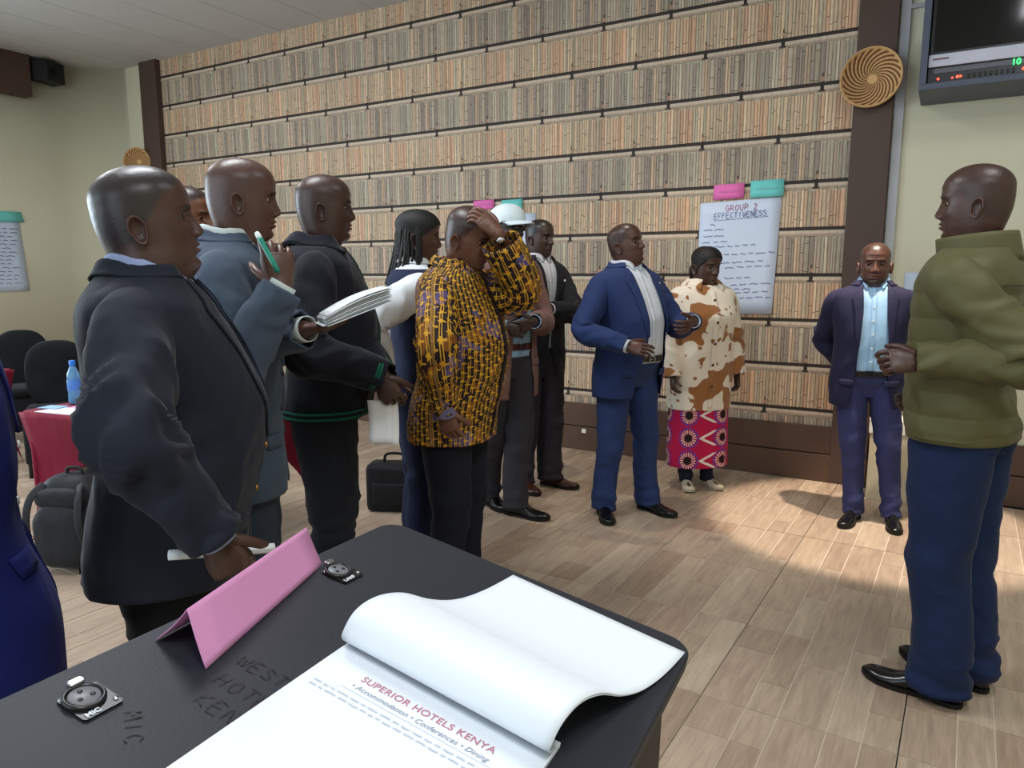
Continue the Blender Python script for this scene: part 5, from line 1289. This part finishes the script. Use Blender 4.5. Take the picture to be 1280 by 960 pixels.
def chart_pt(G, t, q, off=.0022):
    r, k = G.shape[0]-1, G.shape[1]-1; i = min(int(q*r), r-1); j = min(int(t*k), k-1); a, b = q*r-i, t*k-j
    P = (G[i, j]*(1-b)+G[i, j+1]*b)*(1-a)+(G[i+1, j]*(1-b)+G[i+1, j+1]*b)*a; return P-np.array([0, off, 0])
o, G, ctr = wall_sheet([(-1.605, 1.965), (-1.035, 1.985), (-1.612, 1.155), (-1.06, 1.172)], 'white flip chart sheet with handwriting on the wall between spotted coat and pillar')
ink = MB(); red = MB(); X_ = np.array([1, 0, .03]); Z_ = np.array([0, 0, 1.]); NV = np.array([0, -1., 0])
scrawl(red, 'GROUP 2', chart_pt(G, .33, .085)-ctr, X_, Z_, NV, .040, .0045, gap=.22, width=.62, jit=.05)
scrawl(ink, 'EFFECTIVENESS', chart_pt(G, .19, .145)-ctr, X_, Z_, NV, .036, .0045, gap=.2, width=.60, jit=.05)
stroke(ink, np.array([chart_pt(G, t, .165-.01*t)-ctr for t in np.linspace(.18, .86, 8)]), .0035, NV)
r_ = random.Random(4)
rows_ = [(.20, .14, .20), (.245, .06, .14), (.245, .20, .32), (.30, .06, .13), (.30, .20, .30), (.355, .05, .12), (.355, .20, .32), (.40, .22, .70), (.475, .34, .95), (.545, .30, .86), (.59, .36, .92), (.685, .36, .70), (.745, .45, .88), (.785, .50, .74), (.815, .48, .96), (.865, .44, .92)]
for q, ta, tb_ in rows_:
    t = ta
    while t < tb_:
        l = r_.uniform(.05, .13); P = [chart_pt(G, min(t+l*k, .97), q+.006*r_.uniform(-1, 1)-.012*t)-ctr for k in np.linspace(0, 1, 7)]; stroke(ink, np.array(P), .0055, NV); t += l+.035
tag(ink.build('handwriting', m_bink, o), kind='stuff'); tag(red.build('heading', m_rink, o), kind='stuff')
def note(x0, z0, x1, z1, mat, label, depth=YB-.016, lines=True):
    o = wall_sheet([(x0, z1), (x1, z1+.004), (x0, z0), (x1, z0+.004)], label, (4, 4), 'note', depth, mat, 'sticky_card', bow=.003)[0]
    if lines:
        b = MB(); r = random.Random(int(abs(x0)*99)); x = x0+.04
        while x < x1-.05: l = r.uniform(.015, .03); stroke(b, np.array([(x, depth-.008, (z0+z1)/2-.004), (x+l/2, depth-.008, (z0+z1)/2+.006), (x+l, depth-.008, (z0+z1)/2-.003)])-np.array(o.location), .003, NV); x += l+.006
        b.build('faint_writing', plain('faint_ink_'+mat.name, tuple(int(255*v**.4545*.75) for v in (.45, .35, .55)), .8), o)
    return o
note(-1.508, 1.985, -1.292, 2.090, m_pnote, 'pink card taped above the flip chart sheet near the pillar')
note(-1.248, 1.985, -1.022, 2.102, m_teal, 'teal card taped above the flip chart sheet near the pillar')
note(-3.60, 2.005, -3.39, 2.083, m_pnote, 'pink card on the wallpaper above the man in the white cap')
note(-3.315, 1.94, -3.112, 2.073, m_teal, 'teal card on the wallpaper above the man in the white cap')
wall_sheet([(-3.55, 1.965), (-2.99, 1.955), (-3.55, 1.20), (-3.0, 1.19)], 'white flip chart sheet behind the men in cap and black suit')
wall_sheet([(-.24, 1.462), (.10, 1.455), (-.235, 1.02), (.105, 1.02)], 'pale paper notice on the cream wall behind the olive jacket', mat=m_flip, name='paper_notice', bow=.004)
o, G, ctr = wall_sheet([(3.75, 2.03), (4.41, 2.045), (3.74, 1.25), (4.445, 1.265)], 'white flip chart sheet on the cream wall above the covered chairs', depth=XL+.006, axis='x')
wall_sheet([(3.95, 2.135), (4.43, 2.145), (3.95, 2.02), (4.455, 2.035)], 'teal card at the top of the sheet above the covered chairs', (4, 4), 'note', XL+.016, m_teal, 'sticky_card', 'x', .003)
lw = MB(); r_ = random.Random(8)
for k in range(15):
    z = 1.95-k*.043; y = 3.82
    while y < 4.30: l = r_.uniform(.03, .09); stroke(lw, np.array([(XL+.016, y, z), (XL+.016, y+l/2, z+.008), (XL+.016, y+l, z)])-ctr, .006, (1, 0, 0)); y += l+.025
tag(lw.build('handwriting', m_bink, o), kind='stuff')

# woven baskets
def basket_mesh():
    R_, n, m = .178, 200, 40; rows = []; cols = []; light = np.array(lin((214, 172, 118))); darkc = np.array(lin((96, 58, 36)))
    for i in range(m):
        r = i/(m-1); th = np.linspace(0, 2*PI, n, endpoint=False); sw = th+1.9*r
        rib = np.clip(np.sin(sw*22)*1.8+.35, 0, 1)*(r > .16)*(r < .93)+1.0*((r <= .16) | (r >= .93)); coil = .75+.25*math.cos(r*PI*22)
        z = .075*r**2.4+.004*rib+.002*coil+(.006 if r >= .95 else 0)
        rows.append(np.stack([R_*r*np.cos(th), R_*r*np.sin(th), z], -1)); f = (rib*(.72+.28*coil))[:, None]; cols.append(darkc*(1-f)+light*f)
    # turn over the rim to the outside
    for r, dz in ((1.03, -.004), (1.0, -.014), (.85, -.045), (.5, -.075), (.0, -.078)):
        th = np.linspace(0, 2*PI, n, endpoint=False); rows.append(np.stack([R_*r*np.cos(th), R_*r*np.sin(th), np.full(n, .081+dz-.006)], -1)); cols.append(np.tile(light*.8, (n, 1)))
    mb = MB().grid(np.array(rows), True, False, False, np.array(cols)); return mb
mbk = attr_mat('woven_straw', .75, .3, .2, 300)
def basket(loc, nvec, label, sc=1.):
    z = nrm(nvec); x = nrm(np.cross(UP, z)); y = np.cross(z, x); mb = basket_mesh(); mb.T(basis((0, 0, 0), x*sc, y*sc, z) @ Matrix.Scale(sc, 4))
    o = mb.build('woven_basket', mbk, None, True, True); o.location = tuple(loc); tag(o, label, 'basket', 'woven wall baskets')
basket((-.508, YB-.062, 2.685), (-.03, -1, -.03), 'round woven straw basket hanging on the brown pillar by the equipment cabinet')
basket((-8.20, YB-.10, 2.745), (.62, -1, 0), 'small woven basket on the far brown pillar beside the cream wall', .85)

# equipment cabinet
cb = empty('equipment_cabinet', (-.226, YB-.46, 2.50), 0, 'dark grey wall cabinet holding audio equipment beside the brown pillar', 'cabinet'); mcb = plain('cabinet_grey', (74, 80, 96), .5, .4); mcu = plain('cabinet_underside', (98, 88, 78), .7)
Wc, Dc, Hc = 1.0, .455, .9
MB().box((0, 0, 0), (Wc, Dc, .034)).build('bottom_board', mcb, cb, bevel=.003)
MB().box((0, 0, .034), (.036, Dc, Hc)).build('side_board', mcb, cb); MB().box((Wc-.036, 0, .034), (Wc, Dc, Hc)).build('side_board', mcb, cb)
MB().box((0, 0, Hc), (Wc, Dc, Hc+.034)).build('top_board', mcb, cb); MB().box((.036, Dc-.015, .034), (Wc-.036, Dc, Hc)).build('back_board', m_black, cb)
def unit(name, z0, z1, y0, mat, label, dp=.36):
    e = empty(name, (-.226+.04, YB-.46+y0, 2.50+z0), 0, label, 'equipment'); MB().box((0, 0, 0), (.90, dp, z1-z0)).build('case', mat, e, bevel=.004); return e
m_unit = plain('equipment_black', (22, 23, 27), .35, .5); m_silver = plain('equipment_silver', (186, 186, 200), .4, .5)
e1 = unit('amplifier', .036, .122, .03, m_unit, 'black amplifier with red indicator lights on the cabinet floor')
MB().box((.03, -.004, .052), (.88, .002, .078)).build('face_strip', plain('equipment_grey', (86, 88, 96), .4), e1)
red_m = emit('led_red', (255, 60, 40), 6); grn = emit('led_green', (40, 235, 90), 5)
def led(x, z, r, e, y=-.002, mat=red_m): MB().tube([(x, y+.003, z), (x, y-.003, z), (x, y-.006, z)], [r, r, r*.4], 10, 2, ref=(0, 0, 1)).build('indicator_light', mat, e, True)
led(.055, .022, .006, e1); led(.125, .020, .0045, e1); led(.150, .023, .007, e1); led(.165, .024, .006, e1); led(.46, .026, .008, e1)
for k in range(9): MB().box((.20+k*.026, -.008, .012), (.212+k*.026, 0, .034)).build('slider', m_black, e1)
e2 = unit('media_player', .124, .192, .02, m_silver, 'silver media player with green digits stacked on the amplifier')
MB().box((.02, -.002, .036), (.10, .001, .046)).build('brand_mark', plain('mark_grey', (120, 90, 100), .6), e2)
text_mesh('digits', '10', .045, grn, e1, basis((.400, -.006, .050), (1, 0, 0), (0, 0, 1)), extrude=.001)
e3 = unit('screen_monitor', .194, .80, .10, m_unit, 'dark glossy screen standing above the silver media player', .28)
MB().box((.02, -.006, .03), (.88, .002, .59)).build('screen', plain('screen_glass', (8, 9, 12), .08, .6), e3)

# speaker high in the corner
sp = empty('loudspeaker', (XL+.14, 4.80, 3.70), math.radians(-70), 'small black loudspeaker mounted high beside the brown pelmet', 'speaker')
b = MB(); b.prism([(-.13, .1), (-.17, -.10), (.17, -.10), (.13, .1)], -.11, .11); b.build('case', m_black, sp, bevel=.01)
MB().box((-.155, -.112, -.10), (.155, -.102, .10)).build('grille', plain('grille_black', (20, 20, 22), .9, bump=.6, bscale=400), sp)
MB().box((-.02, .1, -.02), (.02, .19, .02)).build('bracket', m_black, sp)
# wall socket on the skirting
so = empty('wall_socket', (-2.50, YB-.047, .165), 0, 'white power socket plate on the brown skirting behind the blue suit', 'socket'); MB().box((-.02, -.008, -.018), (.02, 0, .018)).build('plate', plain('socket_white', (225, 225, 220), .4), so, bevel=.003)

# white carton behind the man by the pillar
cx_ = empty('storage_carton', (-.19, YB-.20, 0), math.radians(4), 'white storage carton on the floor against the skirting behind navy blazer', 'carton'); m_cart = plain('carton_white', (216, 214, 205), .7); m_cart2 = plain('carton_cream', (196, 184, 158), .7)
MB().box((-.17, -.11, 0), (.17, .11, .46)).build('box_body', m_cart2, cx_, bevel=.003); MB().box((-.178, -.118, .44), (.178, .118, .53)).build('lid', m_cart, cx_, bevel=.004)

# black bag on the floor
bg = empty('floor_bag', (-2.86, 3.42, 0), math.radians(25), 'black boxy bag on the floor beside the fleece man and braided woman', 'bag'); m_bag = fabric('black_bag_nylon', (20, 20, 23), .7, .1, .5)
MB().box((-.17, -.09, 0), (.17, .09, .30)).build('bag_body', m_bag, bg, True, bevel=.035); MB().box((-.12, -.105, .05), (.12, -.085, .19)).build('front_pocket', m_bag, bg, True, bevel=.015)
MB().tube([(-.07, 0, .295), (-.05, 0, .35), (.05, 0, .35), (.07, 0, .295)], [.009]*4, 8, 5, ref=(0, 1, 0)).build('handle', m_bag, bg, True)

# ------------------------------------------------------------------ covered tables, chairs
m_redc = fabric('crimson_stretch_cover', (124, 18, 46), .75, .1, .25); m_cloth_top = fabric('crimson_cover_top', (124, 18, 46), .75, .1, .1)
def cover_table(loc, rz, lx, ly, label, h=.74):
    e = empty('covered_table', loc, rz, label, 'table', 'tables in crimson stretch covers')
    cs = [(0, 0), (lx, 0), (lx, ly), (0, ly)]
    MB().prism(rrect(0, 0, lx, ly, .05).tolist(), h-.012, h).build('table_top', m_cloth_top, e, bevel=.004)
    ctr = np.array([lx/2, ly/2])
    for i in range(4):
        a, b = np.array(cs[i], float), np.array(cs[(i+1) % 4], float); rows = []; inn = nrm(ctr-(a+b)/2)
        for t in np.linspace(0, 1, 18):
            row = []
            for s_ in np.linspace(0, 1, 26):
                arch = .015+.47*(1-abs(2*s_-1)**3.2)**.8; z = h-.006-(h-arch)*t if True else 0
                pin = .10*math.sin(PI*s_)**.6*math.sin(min(t*1.2, 1)*PI/2)*(.4+.6*t); P = a*(1-s_)+b*s_+inn*pin
                c_ = nrm(ctr-P)*.09*math.sin(t*PI)*.6*abs(2*s_-1)**3; P = P+c_; row.append((P[0], P[1], z))
            rows.append(row)
        o = MB().grid(np.array(rows), closed=False).build('cover_side', m_redc, e, True); o.modifiers.new('s', 'SOLIDIFY').thickness = .003
    for x, y in cs:
        q = np.array([x, y])+nrm(ctr-np.array([x, y]))*.055; MB().tube([(q[0], q[1], .0), (q[0], q[1], .4), (q[0], q[1], h-.02)], [.014]*3, 10, 3, ref=(1, 0, 0)).build('leg', m_redc, e, True)
    return e
A_ = np.array([-4.15, 1.93]); rz1 = math.radians(8)
cover_table((A_[0], A_[1], 0), rz1, 1.25, .9, 'crimson covered table with water bottle and papers behind the heavyset man')
def on_t(x, y): c, n = math.cos(rz1), math.sin(rz1); return np.array([A_[0]+c*x-n*y, A_[1]+n*x+c*y])
cover_table((-6.98, 2.0, 0), math.radians(15), 1.1, .55, 'crimson covered table in front of the first black covered chair')
def sheet_on(x, y, w, l, rz, mat, label, z=.741):
    q = on_t(x, y); o = MB().box((-w/2, -l/2, 0), (w/2, l/2, .0016)).build('paper_sheet', mat, None); o.location = (q[0], q[1], z); o.rotation_euler = (0, 0, rz); tag(o, label, 'paper')
sheet_on(.33, .095, .46, .15, rz1+.04, m_paper, 'white sheet at the near edge of the crimson table')
sheet_on(.36, .255, .40, .18, rz1+.10, plain('pink_sheet', (236, 176, 212), .8), 'pink sheet beside the water bottle on the crimson table', .7430)
sheet_on(.085, .13, .12, .09, rz1+.2, plain('blue_sheet', (150, 186, 220), .8), 'pale blue card at the corner of the crimson table', .7449)
sheet_on(.34, .50, .40, .20, rz1-.1, m_paper, 'white sheet behind the water bottle on the crimson table')
q = gq = np.array([-4.105, 2.20]); bt = empty('water_bottle', (q[0], q[1], .7447), 0, 'clear blue plastic water bottle with blue cap on the crimson table', 'bottle')
tb_ = NT('bottle_plastic'); tb_.set(.12, .5, lin((120, 180, 225))); tb_.b.inputs['Transmission Weight'].default_value = .55; tb_.b.inputs['IOR'].default_value = 1.33
def lathe(prof, n=24): return np.array([[(r*math.cos(a), r*math.sin(a), z) for a in np.linspace(0, 2*PI, n, endpoint=False)] for r, z in prof])
MB().grid(lathe([(.028, 0), (.033, .008), (.033, .05), (.031, .06), (.033, .07), (.033, .14), (.030, .165), (.018, .195), (.013, .205), (.013, .215)]), True, True, True).build('bottle_body', tb_.m, bt, True)
MB().grid(lathe([(.0335, .075), (.0340, .077), (.0340, .130), (.0335, .132)])).build('label_band', plain('bottle_label', (70, 120, 190), .4), bt, True)
MB().grid(lathe([(.0155, .208), (.0160, .210), (.0155, .236), (.013, .239)]), True, True, True).build('cap', plain('bottle_cap_blue', (30, 110, 205), .4), bt, True)

m_chair = fabric('black_chair_cover', (22, 23, 28), .85, .15, .3)
def chair(loc, rz, label, group='black covered chairs along the cream wall'):
    e = empty('covered_chair', loc, rz, label, 'chair', group)
    a = np.linspace(0, 2*PI, 40, endpoint=False); rows = []
    for k in np.linspace(0, 1, 12):
        rows.append([((.215*math.copysign(abs(math.cos(t))**.75, math.cos(t)))*(1 if math.sin(t) < 0 else 1), .0+.035*math.cos(k*PI)+.04*max(0, math.sin(t))*-1, .70+.26*math.copysign(abs(math.sin(t))**.8, math.sin(t))) for t in a])
    R_ = np.array(rows); c = R_.mean((0, 1)); sc = np.sqrt(np.clip(1-(np.linspace(-1, 1, 12)**2)**3, .3, 1))[:, None, None]; c2 = np.array([0, 0, c[2]]); R_[..., [0, 2]] = (R_[..., [0, 2]]-c2[[0, 2]])*sc+c2[[0, 2]]
    MB().grid(R_, True, True, True).build('backrest', m_chair, e, True)
    MB().box((-.22, -.44, .40), (.22, .03, .48)).build('seat', m_chair, e, True, bevel=.03)
    MB().box((-.215, -.42, .10), (.215, .02, .41)).build('cover_skirt', m_chair, e, True, bevel=.02)
    for x in (-.19, .19):
        for y in (-.40, .0): MB().tube([(x, y, 0), (x, y, .2), (x, y, .42)], [.013]*3, 8, 2, ref=(1, 0, 0)).build('leg', m_black, e, True)
chair((-7.15, 3.40, 0), math.radians(62), 'black stretch-covered chair nearest the flip chart sheet on the cream wall')
chair((-5.80, 3.00, 0), math.radians(58), 'black stretch-covered chair just beyond the water bottle')
chair((-5.62, 3.42, 0), math.radians(66), 'black stretch-covered chair half behind the heavyset man, rear of the pair')

# backpack leaning on the table leg
bp = empty('backpack', (-3.66, 1.90, 0), math.radians(28), 'black backpack slumped on the floor under the crimson table', 'backpack'); m_bp = fabric('black_backpack_nylon', (34, 35, 39), .65, .15, .6)
def blob(cx, cy, cz, sx, sy, sz, e1=.6, e2=.7, n=18, m=26, seed=0, amp=.01):
    rows = []
    for b in np.linspace(-PI/2, PI/2, n):
        row = []
        for a in np.linspace(0, 2*PI, m, endpoint=False):
            f = lambda v, e: math.copysign(abs(v)**e, v); row.append((sx*f(math.cos(b), e1)*f(math.cos(a), e2), sy*f(math.cos(b), e1)*f(math.sin(a), e2), sz*f(math.sin(b), e1)))
        rows.append(row)
    P = np.array(rows); P = P+nrm(P)*(amp*vnoise(P*14+seed, seed))[..., None]; return P+np.array([cx, cy, cz])
MB().grid(blob(0, .04, .235, .17, .12, .235, seed=1), True).build('main_compartment', m_bp, bp, True)
MB().grid(blob(0, -.085, .19, .135, .055, .16, seed=2), True).build('front_pocket', m_bp, bp, True)
MB().grid(blob(0, -.085, .375, .12, .035, .05, seed=3, amp=.006), True).build('top_pocket', m_bp, bp, True)
for sx in (-1, 1): MB().tube([(sx*.09, -.06, .44), (sx*.12, -.13, .38), (sx*.13, -.155, .25), (sx*.14, -.10, .08)], [(.020, .005)]*4, 10, 6, ref=(0, 1, 0)).build('strap', m_bp, bp, True)
MB().tube([(-.04, .04, .46), (-.03, .04, .495), (.03, .04, .495), (.04, .04, .46)], [.009]*4, 8, 5, ref=(0, 1, 0)).build('grab_handle', m_bp, bp, True)
